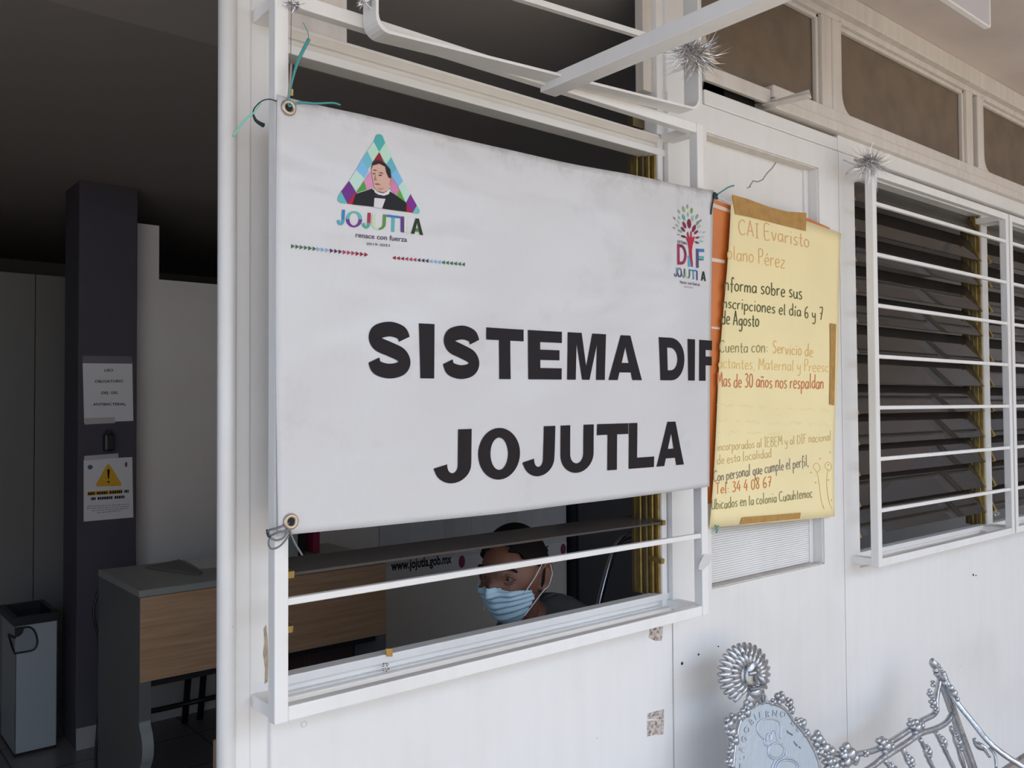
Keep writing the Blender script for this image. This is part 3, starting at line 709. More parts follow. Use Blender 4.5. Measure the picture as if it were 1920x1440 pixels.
for poly, c in (([(312, 822), (345, 718), (500, 668), (545, 700), (680, 690), (760, 742), (850, 806), (852, 896), (640, 868), (520, 846)], '17141A'),):
    art(poly, c, .0018)
for poly, c in (([(525, 665), (560, 700), (620, 712), (690, 672), (672, 720), (600, 745), (530, 705)], 'D9D5D2'), ([(528, 758), (640, 768), (604, 866), (522, 846)], 'D5D3D4'), ([(532, 700), (585, 728), (635, 735), (638, 766), (585, 755), (535, 752)], '252433'),
    ([(500, 428), (560, 412), (630, 440), (665, 520), (690, 590), (697, 605), (683, 655), (625, 705), (560, 692), (524, 650), (508, 575), (496, 480)], 'CFA898'),
    ([(496, 480), (498, 425), (512, 398), (560, 384), (625, 412), (682, 478), (692, 560), (668, 562), (640, 505), (628, 450), (570, 420), (505, 438)], '261A1C')): art(poly, c, .0027 if c == '261A1C' else .0022)
for poly, c in (([(500, 487), (530, 478), (552, 490), (530, 488)], '3A2522'), ([(560, 508), (590, 505), (620, 522), (592, 516)], '3A2522'), ([(505, 515), (530, 512), (532, 522), (508, 523)], '4A3230'), ([(562, 530), (592, 528), (600, 540), (566, 540)], '4A3230'),
    ([(532, 520), (540, 570), (552, 585), (520, 585), (524, 565)], 'A57668'), ([(520, 622), (552, 612), (590, 626), (552, 632)], '9A5C54'), ([(690, 575), (702, 590), (692, 625), (676, 640), (680, 600)], 'B98A7C'), ([(555, 660), (600, 655), (625, 670), (580, 685)], 'BB9284')): art(poly, c, .0031)
def logo_letter(ch, q, c1, c2, t, split=.5, fn=None, off=.0013):
    """monoline capital, two colours split across its height"""
    f = quad_map([E(*p) for p in q] if fn is None else [fn(*p) for p in q]); gp = glyph(ch, t, t * .62)
    for poly in gp:
        cy = sum(p[1] for p in poly) / len(poly); cx = sum(p[0] for p in poly) / len(poly)
        k = (cx > split) if ch == 'U' else (cy > split)
        put_poly(mb, poly, lambda u, v: bpx(*f(u, v), off), ink(c2 if k else c1), .5)
for ch, q, c1, c2 in (('J', [(165, 870), (245, 873), (240, 1030), (165, 1025)], '4FA0B8', '3F7FB8'), ('O', [(255, 885), (415, 890), (412, 1052), (255, 1045)], '6D2F8A', '5FB2AE'), ('J', [(415, 900), (498, 905), (495, 1065), (412, 1058)], '4FA78E', 'A8284E'), ('U', [(512, 918), (650, 922), (646, 1078), (508, 1072)], 'C2D6B0', '5C8A40'),
    ('T', [(655, 922), (792, 938), (788, 1100), (650, 1090)], '58AEB4', '3E76B4'), ('I', [(796, 940), (828, 942), (830, 1102), (797, 1095)], '5A3A86', '6D4A92'), ('A', [(905, 955), (1015, 968), (1018, 1128), (898, 1112)], '47803A', '24301C')):
    logo_letter(ch, q, c1, c2, .22 if ch != 'J' else .32)
art([(832, 1085), (888, 1092), (886, 1108), (830, 1100)], 'C9D8B0'); art([(835, 945), (850, 947), (850, 1088), (832, 1086)], 'D8DCCB')
def btext(body, p0, p1, hgt, hexs, bold=0.0, off=.0013, F=E, mb_=None):
    """type between two points of the banner"""
    a = Vector(F(*p0)); b = Vector(F(*p1)); d = b - a
    cu = bpy.data.curves.new('t', 'FONT'); cu.body = body; o = bpy.data.objects.new('t', cu); COL.objects.link(o)
    bpy.context.view_layer.update(); wdt = max(o.dimensions.x, 1e-3); bpy.data.objects.remove(o); bpy.data.curves.remove(cu)
    hh = hgt / .72
    text_mesh(mb_ if mb_ else mb, body, lambda u, v: bpx(a.x + d.x * u / wdt, a.y + d.y * u / wdt - v * hh, off), 1.0, ink(hexs), bold, 'LEFT')
btext('renace con fuerza', (350, 1145), (855, 1195), 9.5, '5A4A6A', .012)
btext('2019-2021', (460, 1222), (688, 1242), 4.6, '5C5C60', .01)
tag(mb.build('town_emblem', ban), 'triangular coloured emblem with a portrait and the town name')
# rows of little arrowheads
mb = MB(); mb2 = MB(); cols = ['3F6B50'] * 6 + ['7FA8CF'] * 3 + ['4A2450'] * 3 + ['A8325C'] * 3 + ['8A1530'] * 3
A2 = lambda x, y: (500 + x / 4, 200 + y / 4)
for k in range(18):
    x, y = 186 + k * 32.2, 1046 + k * 3.75
    put_poly(mb, [(x, y - 17), (x + 27, y + 1), (x, y + 17)], lambda a, b: bpx(*A2(a, b)), ink(cols[k]), 100)
    x, y = 1470 - k * 29.8, 1187 - k * 3.05
    put_poly(mb2, [(x, y - 15), (x - 25, y - 1), (x, y + 15)], lambda a, b: bpx(*A2(a, b)), ink(cols[k]), 100)
tag(mb.build('arrow_border', ban), 'row of arrowheads pointing right'); tag(mb2.build('arrow_border', ban), 'row of arrowheads pointing left')
# family emblem: tree of leaves over DIF
mb = MB(); T2 = lambda x, y: (1140 + x / 5.538, 340 + y / 5.538)
def leaf(x, y, L, ang, hexs, wd=.42):
    p = []
    for k in range(12):
        a = 2 * math.pi * k / 12; u = math.cos(a) * L / 2; w = math.sin(a) * L * wd / 2 * (1 - .25 * math.cos(a) ** 2)
        p.append((x + u * math.cos(ang) - w * math.sin(ang), y + u * math.sin(ang) + w * math.cos(ang)))
    put_poly(mb, p, lambda a, b: bpx(*T2(a, b)), ink(hexs), 60)
ctr = (845, 600)
for x, y, L, c in ((785, 288, 66, '8FAE62'), (826, 262, 44, '8C93B4'), (870, 305, 62, '7F9E4A'), (732, 315, 50, '98A3B0'), (832, 345, 50, '98B3B4'), (783, 375, 70, '5FA59E'), (878, 385, 66, '9CBBA6'), (925, 365, 56, '8A9A8C'), (682, 385, 40, '8C8692'), (735, 378, 44, '93B0AC'),
    (840, 440, 104, '74203F'), (788, 455, 80, '8A2347'), (890, 490, 84, '7C1F44'), (932, 432, 58, '6E8E6C'), (962, 408, 30, '4E6478'), (730, 425, 48, 'A9C7A4'), (708, 460, 44, '8FAE8E'), (676, 486, 36, 'A0949C'), (946, 472, 48, '9CB8A0'), (740, 518, 54, '7FA294'), (772, 500, 66, '6B2A4C'),
    (912, 530, 62, '7C2140'), (955, 528, 40, 'A9C7B8'), (722, 556, 36, '9A8FA0'), (775, 575, 60, '5E2340'), (925, 585, 52, '8E2248'), (978, 578, 40, 'A2CDC0'), (920, 636, 52, '5A4A5A'), (970, 622, 44, '86BDB0'), (998, 528, 26, '8F93A8')):
    leaf(x, y, L, math.atan2(y - ctr[1], (x - ctr[0]) * 1.1), c)
def art2(poly, hexs, off=.0015): put_poly(mb, poly, lambda x, y: bpx(*T2(x, y), off), ink(hexs), 60)
art2([(805, 600), (790, 570), (800, 572), (822, 600), (812, 540), (826, 520), (838, 580), (848, 585), (852, 520), (864, 522), (866, 590), (890, 570), (896, 582), (884, 610), (895, 600), (872, 660), (862, 720), (864, 790), (872, 880), (848, 850), (832, 760), (828, 690), (818, 630)], 'B3243F')
art2([(818, 770), (832, 780), (850, 888), (818, 890)], '5AA6C6'); art2([(848, 850), (856, 890), (872, 890)], '5A3050')
logo2 = lambda ch, q, c1, c2, t: logo_letter(ch, q, c1, c2, t, .5, T2)
logo2('D', [(705, 650), (805, 668), (802, 870), (700, 868)], '9A2A52', '7A2A4A', .24)
logo2('F', [(908, 700), (998, 703), (994, 900), (908, 900)], '5A4A78', '3E78B0', .26); art2([(935, 775), (992, 778), (990, 812), (935, 810)], '58B0A6', .0019)
for ch, x0, x1, c1, c2 in (('J', 662, 695, '4A5A5A', '4FA0B8'), ('O', 693, 748, '5A2A6A', '6A6A8A'), ('J', 748, 778, '2F8A8A', '3A5A6A'), ('U', 785, 838, 'B8CCA0', '5A6A6A'), ('T', 845, 905, '4F9AA8', '3E76B4'), ('I', 908, 922, '4A3A86', '4A3A86'), ('A', 960, 1015, '2A5A34', '1A2A1C')):
    dy = (x0 - 662) * .13; logo2(ch, [(x0, 895 + dy), (x1, 898 + dy), (x1, 995 + dy + 4), (x0, 992 + dy)], c1, c2, .24)
btext('SISTEMA', (705, 640), (810, 662), 5.5, '5C5468', .01, F=T2); btext('hacer con fuerza', (722, 1062), (945, 1088), 6.0, '6A5A78', .01, F=T2); btext('2019-2021', (765, 1106), (870, 1116), 3, '9A9AA0', .0, F=T2)
tag(mb.build('family_emblem', ban), 'small emblem of a leafy tree over the letters DIF')
# eyelets
def eyelet(px, py, r, label):
    c = bpx(px, py, .0025); mb = MB()
    ring = [c + Vector((r * math.cos(a), 0, r * math.sin(a))) for a in [2 * math.pi * k / 24 for k in range(24)]]
    mb.tube(ring, .0042, mat('eyelet_brass', (.50, .42, .33), .35, metal=.8), 8, closed=True)
    mb.tube([c + Vector((0, .0005, 0)), c + Vector((0, -.0005, 0))], r * .8, VOID, 16, up=(1, 0, 0)); tag(mb.build('eyelet', ban), label)
eyelet(541, 202, .0105, 'brass eyelet in the top left corner'); eyelet(545, 978, .0105, 'brass eyelet in the bottom left corner')

# ------------------------------------------------------------------ ties
def cord(name, label, cat, paths, group=None):
    t = thing(name, paths[0][0][0], label, cat, group)
    for pts, r, material in paths:
        mb = MB(); mb.tube(smooth_path(pts, 6), r if not isinstance(r, tuple) else [r[0] + (r[1] - r[0]) * k / (len(smooth_path(pts, 6)) - 1) for k in range(len(smooth_path(pts, 6)))], material, 6); mb.build('strand', t)
    return t
P = lambda px, py, y=1.43: at(px, py, y)
cord('plastic_tie', 'teal plastic tie through the upper left eyelet of the banner', 'tie', [
    ([P(541, 204, 1.434), P(541, 188, 1.430), P(548, 150), P(560, 112), P(579, 74)], (.0016, .0035), TEAL_CORD),
    ([P(579, 74), P(577, 60), P(568, 42)], .0009, TEAL_CORD),
    ([P(541, 200), P(562, 192), P(592, 194), P(624, 193), P(638, 197)], .0020, TEAL_CORD),
    ([P(519, 190, 1.444), P(505, 186, 1.446), P(490, 190, 1.45), P(477, 203, 1.46), P(474, 214, 1.47)], .0011, TEAL_DARK),
    ([P(474, 212, 1.47), P(480, 226, 1.475), P(494, 235, 1.48)], (.0013, .0045), TEAL_DARK),
    ([P(490, 192, 1.45), P(480, 206, 1.46), P(474, 213, 1.462), P(458, 226, 1.47), P(437, 256, 1.48)], (.0011, .0018), MINT_CORD)])
cord('hanging_wire', 'thin wire and dull rag strand hanging above the upper left eyelet', 'wire', [([P(547, -8, 1.445), P(546, 40, 1.442), P(545, 110, 1.440), P(545, 165, 1.438), P(541, 190, 1.434)], .0007, STEEL), ([P(546, 120), P(544, 150), P(541, 182)], .0022, mat('rag_strand', (.35, .25, .22), .8))])
cord('wire_tie', 'grey wire loops through the lower left eyelet of the banner', 'wire tie', [
    ([P(545, 978, 1.434), P(536, 984), P(520, 990), P(505, 994, 1.44), P(500, 1000, 1.445)], .0019, STEEL),
    ([P(545, 982, 1.434), P(540, 994), P(522, 998), P(506, 1004, 1.44), P(502, 997, 1.445)], .0018, STEEL),
    ([P(541, 988), P(534, 1006), P(520, 1013), P(506, 1010), P(504, 1022), P(511, 1029), P(526, 1023), P(542, 1004)], .0018, STEEL),
    ([P(543, 985), P(545, 1000), P(554, 1020), P(567, 1041)], .0021, STEEL), ([P(500, 993, 1.446), P(502, 998, 1.443), P(503, 1003, 1.442), P(506, 1006, 1.444)], (.0016, .0032), TEAL_DARK)])
cord('plastic_tie', 'dark teal knot tied at the upper right corner of the banner', 'tie', [
    ([P(1333, 402, 1.432), P(1335, 385), P(1338, 372), P(1341, 364)], .0022, TEAL_DARK), ([P(1339, 362), P(1344, 366), P(1339, 370), P(1345, 372), P(1338, 366)], .0036, TEAL_DARK), ([P(1343, 366), P(1355, 358), P(1366, 351), P(1376, 348)], .0022, TEAL_CORD)])
cord('plastic_tie', 'tiny teal cord end under the bottom edge of the yellow poster', 'tie', [([P(1341, 985, 1.53), P(1345, 993, 1.528), P(1343, 999, 1.527)], .0022, TEAL_CORD), ([P(1348, 986, 1.53), P(1344, 990, 1.528), P(1341, 994, 1.527)], .0016, TEAL_CORD)])
cord('string', 'white string stretched from the banner corner to the poster tape', 'string', [([P(1322, 357, 1.44), P(1340, 366, 1.46), P(1372, 382, 1.53)], .0018, PAPER_W)])
# ------------------------------------------------------------------ tinsel
def tinsel(c, rx, n, label, seed, tail=None):
    random.seed(seed); mb = MB()
    for k in range(n):
        d = Vector((random.gauss(0, 1), random.gauss(0, .8), random.gauss(0, .62))).normalized(); L = rx * random.uniform(.25, 1.15)
        a = c + Vector((random.uniform(-.5, .5) * rx, 0, random.uniform(-.15, .15) * rx)); b = a + d * L; b.z -= .2 * L * random.random(); s = d.cross(Vector((random.random(), random.random(), random.random()))).normalized() * random.uniform(.0004, .0011)
        mid = a.lerp(b, .55) + Vector((0, 0, -.1 * L))
        mb.add([a - s, a + s, mid + s * .9, mid - s * .9, b], [(0, 1, 2, 3), (3, 2, 4)], TINSEL)
    mb.ball(c, (rx * .14, rx * .12, rx * .1), TINSEL, 8, 5)
    if tail:
        for p in tail: mb.tube(smooth_path(p, 4), .0022, TINSEL, 5)
    o = mb.build('tinsel'); tag(o, label, 'tinsel', 'silver tinsel tied on the grilles'); return o
tinsel(P(1303, 97, 1.385), .078, 520, 'silver tinsel tuft tied at the top of the box frame above the banner', 1)
tinsel(at(1633, 303, 1.43), .070, 560, 'silver tinsel tuft on the top corner of the second grille', 2, [[at(1620, 312, 1.45), at(1600, 308, 1.47), at(1582, 300, 1.52)], [at(1618, 312, 1.45), at(1598, 316, 1.47), at(1586, 326, 1.52)], [at(1622, 318, 1.45), at(1615, 328, 1.5)]])
tinsel(at(1868, 962, 1.46), .016, 110, 'small scrap of tinsel at the lower right corner of the second grille', 5)
tinsel(P(551, 8, 1.44), .016, 110, 'scrap of silver tinsel at the top of the first grille post', 4)
tinsel(P(686, 4, 1.42), .02, 90, 'scrap of silver tinsel hanging at the left side of the box frame', 6)
# ------------------------------------------------------------------ orange sheet, yellow poster, tapes
mb = MB(); q = [at(1334, 372, 1.546), at(1372, 386, 1.546), at(1512, 408, 1.546), at(1556, 427, 1.546), at(1548, 640, 1.546), at(1540, 900, 1.546), at(1326, 945, 1.546), at(1330, 700, 1.546)]
mb.prism(q, (0, .0012, 0), ORANGE); o = mb.build('backing_sheet'); tag(o, 'glossy orange sheet showing between the banner and the yellow poster', 'sheet')
mb = MB()
for a, b, c2, d in (((1333, 379), (1372, 394), (1371, 400), (1333, 387)), ((1334, 483), (1360, 488), (1359, 494), (1334, 490)), ((1334, 612), (1350, 614), (1350, 618), (1334, 616))): mb.prism([at(*p, 1.5445) for p in (a, b, c2, d)], (0, .0008, 0), mat('tape_glare', (.75, .60, .50), .3)); tag(mb.build('clear_tape', o), 'clear tape strip with painted glare'); mb = MB()  # pale strip colour paints the glare on the glossy tape

PTL, PTR, PBR, PBL = at(1368, 368, 1.538), at(1578, 437, 1.538), at(1563, 968, 1.538), at(1328, 989, 1.538)
def psurf(p):
    u = (p.x - 2.0) / .76
    return 1.538 - .009 * max(0, math.sin(math.pi * min(1, max(0, u)))) ** 1.2 - .003 * math.sin(9 * p.z + 4 * p.x) - (.012 * max(0, .3 - u) if u < .3 else 0)
def ppx(px, py, off=.0009):
    p = at(px, py, 1.53); return Vector((p.x, psurf(p) - off, p.z))
pos = thing('poster', (PTL + PBR) / 2, 'yellow handwritten poster taped to the white door panel', 'poster')
mb = MB(); n = 26; g = []
for j in range(n + 1):
    for i in range(n + 1):
        u, v = i / n, j / n; p = PTL.lerp(PTR, u).lerp(PBL.lerp(PBR, u), v)
        p.x += - .02 * math.sin(math.pi * v) * u * .4; p.y = psurf(p); g.append(p)
mb.add(g, [(j * (n + 1) + i, j * (n + 1) + i + 1, (j + 1) * (n + 1) + i + 1, (j + 1) * (n + 1) + i) for j in range(n) for i in range(n)], PAPER_Y, True)
sh = mb.build('sheet', pos); md = sh.modifiers.new('thickness', 'SOLIDIFY'); md.thickness = .0004
HAND = {
 'a': (5, '4.3 4.2 3 5 1.2 4.4 .4 2.4 1.2 .3 2.8 .3 4.2 2.4|4.4 5 4.3 1 4.9 .1'), 'b': (5, '.6 9.5 .7 .3|.7 3 2.2 5 4 4.2 4.3 2.2 3.1 .2 .7 .6'), 'c': (4.4, '4 4.3 2.4 5 .6 3.6 .5 1.4 2 0 4 .8'),
 'd': (5, '4.2 4 2.6 5 .6 3.6 .6 1.2 2.2 0 4.2 1.6|4.3 9.5 4.2 4 4.4 0'), 'e': (4.6, '.6 2.5 3.9 2.9 3.6 4.6 2 5 .6 3.4 .7 1.2 2.2 0 4.1 .8'), 'f': (3.6, '3.9 8.8 2.7 9.8 1.8 8.4 1.7 -1.5|.2 4.6 3.4 4.8'),
 'g': (5, '4.2 4.2 2.6 5 .7 3.6 .8 1.4 2.2 .4 4 1.8|4.2 5 4.2 -2.4 2.6 -4 .6 -3'), 'h': (4.8, '.5 9.5 .5 0|.5 3.2 2 5 3.6 4.4 3.8 0'), 'i': (2, '1 5 1 0|1 7 1 7.6'), 'j': (2.6, '1.6 5 1.6 -2.6 .2 -3.6|1.6 7 1.6 7.6'),
 'l': (2.2, '1 9.5 .9 1.2 1.8 .1'), 'm': (7, '.5 5 .5 0|.5 3.4 1.8 5 3.2 4.2 3.3 0|3.3 3.4 4.8 5 6.1 4.2 6.3 0'), 'n': (4.8, '.5 5 .5 0|.5 3.2 2.2 5 3.8 4.2 4 0'), 'ñ': (4.8, '.5 5 .5 0|.5 3.2 2.2 5 3.8 4.2 4 0|.6 6.8 1.6 7.5 2.8 6.8 3.8 7.4'),
 'o': (4.8, '2.4 5 .7 4 .5 1.4 2.2 0 4 1.2 4.2 3.8 2.4 5 1.8 5'), 'p': (5, '.6 5 .7 -4|.7 3.4 2.4 5 4.2 4 4.2 1.4 2.6 .1 .7 1'), 'q': (5, '4.2 4.2 2.6 5 .7 3.6 .8 1.2 2.4 .2 4.1 1.8|4.2 5 4.2 -4 5 -3'), 'r': (3.6, '.5 5 .6 0|.6 3 1.8 4.8 3.4 4.7'),
 's': (4, '3.5 4.5 2 5 .8 4 1.4 2.9 3 2 3.3 .8 1.8 0 .4 .6'), 't': (3.4, '1.7 8 1.7 1.2 2.4 .1 3.2 .6|.2 5 3.2 5.1'), 'u': (4.8, '.5 5 .5 1.4 1.8 0 3.6 1.2 4 5|4 5 4.1 .8 4.8 0'), 'v': (4.2, '.3 5 2 0 3.9 5'), 'x': (4.2, '.4 5 3.8 0|3.8 5 .4 0'), 'y': (4.6, '.4 5 .8 2 2.4 1.4 3.8 3|4 5 3.8 -2.2 2.2 -4 .4 -3.2'),
 'z': (4.4, '.4 4.8 3.8 4.8 .5 .2 4 .2'), 'é': (4.6, '.6 2.5 3.9 2.9 3.6 4.6 2 5 .6 3.4 .7 1.2 2.2 0 4.1 .8|2 6.4 3.2 8'), 'í': (2.2, '1 5 1 0|1 6.6 2 8.2'),
 'A': (6, '.4 0 2.6 9.4 3 9.4 5.4 0|1.2 3.4 4.8 3.6'), 'B': (5.4, '.7 0 .7 9.5|.7 9.5 3.6 9 4 6.6 .7 5.2 4 4.4 4.6 1.6 3 .1 .7 0'), 'C': (6, '5.4 8.2 3.6 9.6 1.2 8 .4 4.6 1.4 1 3.6 0 5.6 1.4'), 'D': (6, '.7 0 .7 9.5|.7 9.5 3.6 9 5.4 6 5.2 3 3.4 .4 .7 0'),
 'E': (5.4, '4.8 9.4 .8 9.4 .8 0 5 .1|.8 5 4 5'), 'F': (5, '.8 9.4 .8 0|.8 9.4 4.8 9.4|.8 5 3.8 5'), 'I': (3, '1.5 9.5 1.5 0|.3 9.5 2.8 9.5|.3 0 2.8 0'), 'L': (4.8, '.8 9.5 .8 .1 4.6 .1'), 'M': (7, '.5 0 1 9.4 3.4 3.6 5.8 9.4 6.6 0'), 'P': (5, '.7 0 .7 9.5|.7 9.5 3.8 9.2 4.4 7 3.4 4.9 .7 4.6'),
 'S': (5, '4.4 8.4 2.6 9.6 .8 8 1.4 5.8 3.6 4.4 4.4 2.2 2.6 0 .4 1.2'), 'T': (5.4, '.2 9.4 5.2 9.4|2.7 9.4 2.6 0'), 'U': (5.8, '.5 9.5 .6 2.2 2 .2 4.2 .8 5 3 5.1 9.5|5.1 4 5.6 0'),
 '0': (5, '2.4 9.5 .7 7.6 .5 2.4 2.2 0 4.2 2 4.3 7.4 2.4 9.5'), '3': (5, '.6 8.6 2.4 9.6 4 8 2.4 5.2 4.3 3.4 3.6 .8 1.6 0 .3 1'), '4': (5, '2.8 9.4 .4 3 4.6 3.2|3.4 6 3.3 0'), '6': (5, '4 9.4 1.4 7 .6 3 1.6 .2 3.6 .4 4.2 2.6 2.8 4.4 .9 3'), '7': (5, '.5 9.2 4.4 9.4 2 0|1.2 5 4 5'), '8': (5, '2.6 5.2 .9 7 2.2 9.4 4 8.2 2.6 5.2 .6 2.6 2 0 4.2 1.8 2.6 5.2'), ':': (2, '1 3.6 1 4.2|1 .6 1 1.2'), ',': (2, '1 .6 .6 -1'), '.': (2, '1 0 1 .6')}
def handwriting(mb, body, p0, p1, cap, hexs, w=1.5, seed=0):
    random.seed(seed + len(body)); adv = 0; items = []
    for ch in body:
        if ch == ' ': adv += 3.2; continue
        gw, st = HAND[ch]; items.append((adv, st)); adv += gw + .9
    a = Vector(p0); d = Vector(p1) - a; M_ = ink(hexs)
    for x0, st in items:
        jy = random.uniform(-.35, .35); js = random.uniform(.92, 1.1)
        for s_ in st.split('|'):
            v = [float(k) for k in s_.split()]; pts = [(v[i], v[i + 1], 0) for i in range(0, len(v), 2)]
            pts = [(p.x, p.y) for p in (smooth_path(pts, 4) if len(pts) > 2 else [Vector(p) for p in pts])]
            f = lambda u, y: (a.x + d.x * (x0 + u) / adv, a.y + d.y * (x0 + u) / adv - (y * js + jy) / 9.5 * cap)
            put_ribbon(mb, [f(*p) for p in pts], w, lambda x, y: ppx(x, y), M_)
for i, (body, p0, p1, cap, c, w) in enumerate((
    ('CAI Evaristo', (1384, 439), (1521, 464), 27, 'DDAE74', 1.9), ('olano Pérez', (1363, 485), (1472, 503), 27, 'DFB070', 1.7),
    ('nforma sobre sus', (1359, 543), (1504, 561), 25, '5A5A34', 2.1), ('nscripciones el día 6 y 7', (1357, 576), (1545, 600), 22, '5F6138', 2.0), ('de Agosto', (1355, 607), (1424, 613), 25, '5A5E38', 2.1),
    ('Cuenta con:', (1352, 660), (1441, 661), 22, '9A9560', 1.8), ('Servicio de', (1448, 662), (1525, 669), 22, 'E0B468', 1.6), ('actantes, Maternal y Preesc', (1350, 690), (1556, 698), 21, 'E3BE74', 1.5),
    ('Mas de 30 años nos respaldan', (1348, 725), (1547, 729), 25, 'C97A48', 1.9),
    ('incorporados al IEBEM y al DIF nacional', (1345, 846), (1563, 826), 17, 'CDB274', 1.3), ('de esta localidad', (1345, 871), (1447, 857), 17, 'CBAE72', 1.3),
    ('Con personal que cumple el perfil,', (1338, 903), (1518, 873), 20, '85796A', 1.6), ('Tel: 34 4 08 67', (1342, 927), (1446, 913), 20, 'CC7A3C', 1.7), ('Ubicados en la colonia Cuauhtemoc', (1335, 956), (1524, 932), 19, '8A8454', 1.5))):
    mb = MB(); handwriting(mb, body, p0, p1, cap, c, w, i); mb.build('handwriting', pos)
mb = MB()
for y in (762, 790, 812):                            # lines of pen faded past reading
    random.seed(y); x = 1346
    while x < (1550 if y != 812 else 1452):
        L = random.uniform(10, 34); pts = [(x + k * 3, y + random.uniform(-5, 2) + .04 * (x - 1346), 0) for k in range(int(L / 3))]
        if len(pts) > 2: put_ribbon(mb, [(p.x, p.y) for p in smooth_path(pts, 3)], 1.2, lambda a, b: ppx(a, b), ink('E9D8A0'))
        x += L + 9
    tag(mb.build('faded_writing', pos), 'line of pen faded past reading'); mb = MB()
for pts in ([(1546, 955), (1540, 935), (1537, 905), (1533, 885)], [(1562, 955), (1556, 940), (1552, 905), (1556, 880)], [(1533, 885), (1526, 875), (1533, 868), (1540, 878), (1534, 886)], [(1556, 882), (1549, 874), (1556, 866), (1563, 876), (1557, 884)]):
    put_ribbon(mb, [(p.x, p.y) for p in smooth_path([(a, b, 0) for a, b in pts], 5)], 1.3, lambda a, b: ppx(a, b), ink('DDB569'))
for px, py in ((1521, 886), (1540, 860), (1556, 872), (1544, 950), (1560, 848), (1561, 938), (1530, 905), (1556, 900)): put_ribbon(mb, [(px - 1.2, py), (px + 1.2, py)], 2.2, lambda a, b: ppx(a, b), ink('B79A58'))
tag(mb.build('doodle', pos), 'faded pen doodle of a tree')
def tape(pts, label, off=.0032):
    mb = MB(); mb.prism([ppx(px, py, off) for px, py in pts], (0, -.0006, 0), TAPE); tag(mb.build('packing_tape'), label, 'tape', 'strips of brown packing tape on the yellow poster')
tape([(1372, 365), (1400, 373), (1440, 388), (1475, 397), (1512, 399), (1511, 433), (1480, 426), (1440, 416), (1405, 407), (1378, 402)], 'wide brown tape strip across the top edge of the yellow poster')
tape([(1556, 606), (1568, 608), (1566, 760), (1557, 758)], 'brown tape strip running down the right edge of the yellow poster')
tape([(1390, 970), (1498, 961), (1496, 972), (1386, 983)], 'brown tape strip along the bottom edge of the yellow poster')
mb = MB(); q = [at(1311, 1058, 1.446), at(1320, 1040, 1.446), at(1338, 1040, 1.446), at(1330, 1058, 1.446), at(1318, 1069, 1.446), at(1310, 1068, 1.446)]
mb.prism(q, (0, .001, 0), TAPE_CLEAR); tag(mb.build('clear_tape'), 'scrap of clear tape on the lower right post of the first grille', 'tape')

# ------------------------------------------------------------------ cast aluminium bench
BT = .22
def bp(px, py, off=0.0):
    d = ray(px, py); t = (1.46 - .93 * BT + EYE.z * BT) / (d.y - BT * d.z)
    return EYE + d * t + Vector((0, -1, BT)).normalized() * off
bench = thing('bench', (2.02, 1.2, -.02), 'ornate silver cast metal bench with an engraved medallion against the white wall', 'bench')
out = [(1402, 1311), (1416, 1312), (1431, 1315), (1450, 1320), (1469, 1329), (1487, 1354), (1507, 1377), (1519, 1397), (1528, 1416), (1536, 1445), (1538, 1480), (1530, 1525), (1505, 1565), (1460, 1585), (1415, 1575), (1386, 1530), (1374, 1480), (1373, 1440), (1375, 1407), (1381, 1372), (1388, 1346)]
sm = smooth_path([(a, b, 0) for a, b in out], 4, True); XC = sum(bp(p.x, p.y).x for p in sm) / len(sm)
mb = MB(); nn = Vector((0, 1, -BT)).normalized() * .010
mb.prism([bp(p.x, p.y, .004) for p in sm], nn, ALU_PLATE); med = mb.build('medallion', bench)
mb = MB(); ring = [bp(1455 + (p.x - 1455) * .80, 1448 + (p.y - 1448) * .80, .005) for p in sm]
mb.tube(ring, .0022, ALU_PLATE, 6, closed=True) if False else None
em = [[(1430, 1386), (1418, 1373), (1417, 1360), (1425, 1350), (1439, 1347), (1455, 1351), (1461, 1362), (1460, 1384)], [(1430, 1386), (1431, 1395), (1439, 1398)], [(1434, 1389), (1436, 1378), (1441, 1377), (1442, 1390)], [(1443, 1388), (1445, 1374), (1451, 1372), (1455, 1388)],
      [(1439, 1398), (1437, 1410), (1442, 1420), (1450, 1425), (1444, 1440), (1444, 1470)], [(1464, 1395), (1470, 1404), (1470, 1416), (1464, 1421)]]
for p in em: mb.tube([bp(a.x, a.y, .0045) for a in smooth_path([(x, y, 0) for x, y in p], 5)], .0030, ALU_PLATE, 6)
for cx, cy, rx, ry in ((1453.5, 1407, 14, 14), (1473, 1440, 23, 19), (1473, 1440, 19, 15)):
    mb.tube([bp(cx + rx * math.cos(a), cy + ry * math.sin(a), .0045) for a in [2 * math.pi * k / 28 for k in range(28)]], .0028, ALU_PLATE, 6, closed=True)
for pts in ([(1473, 1370), (1476, 1374), (1479, 1375), (1483, 1378)], [(1486, 1390), (1489, 1395), (1492, 1398)], [(1495, 1400), (1498, 1402)]): mb.tube([bp(x, y, .0045) for x, y in pts], .0022, ALU_DARK, 5)
tag(mb.build('relief_emblem', med), 'raised outline emblem')
mb = MB()
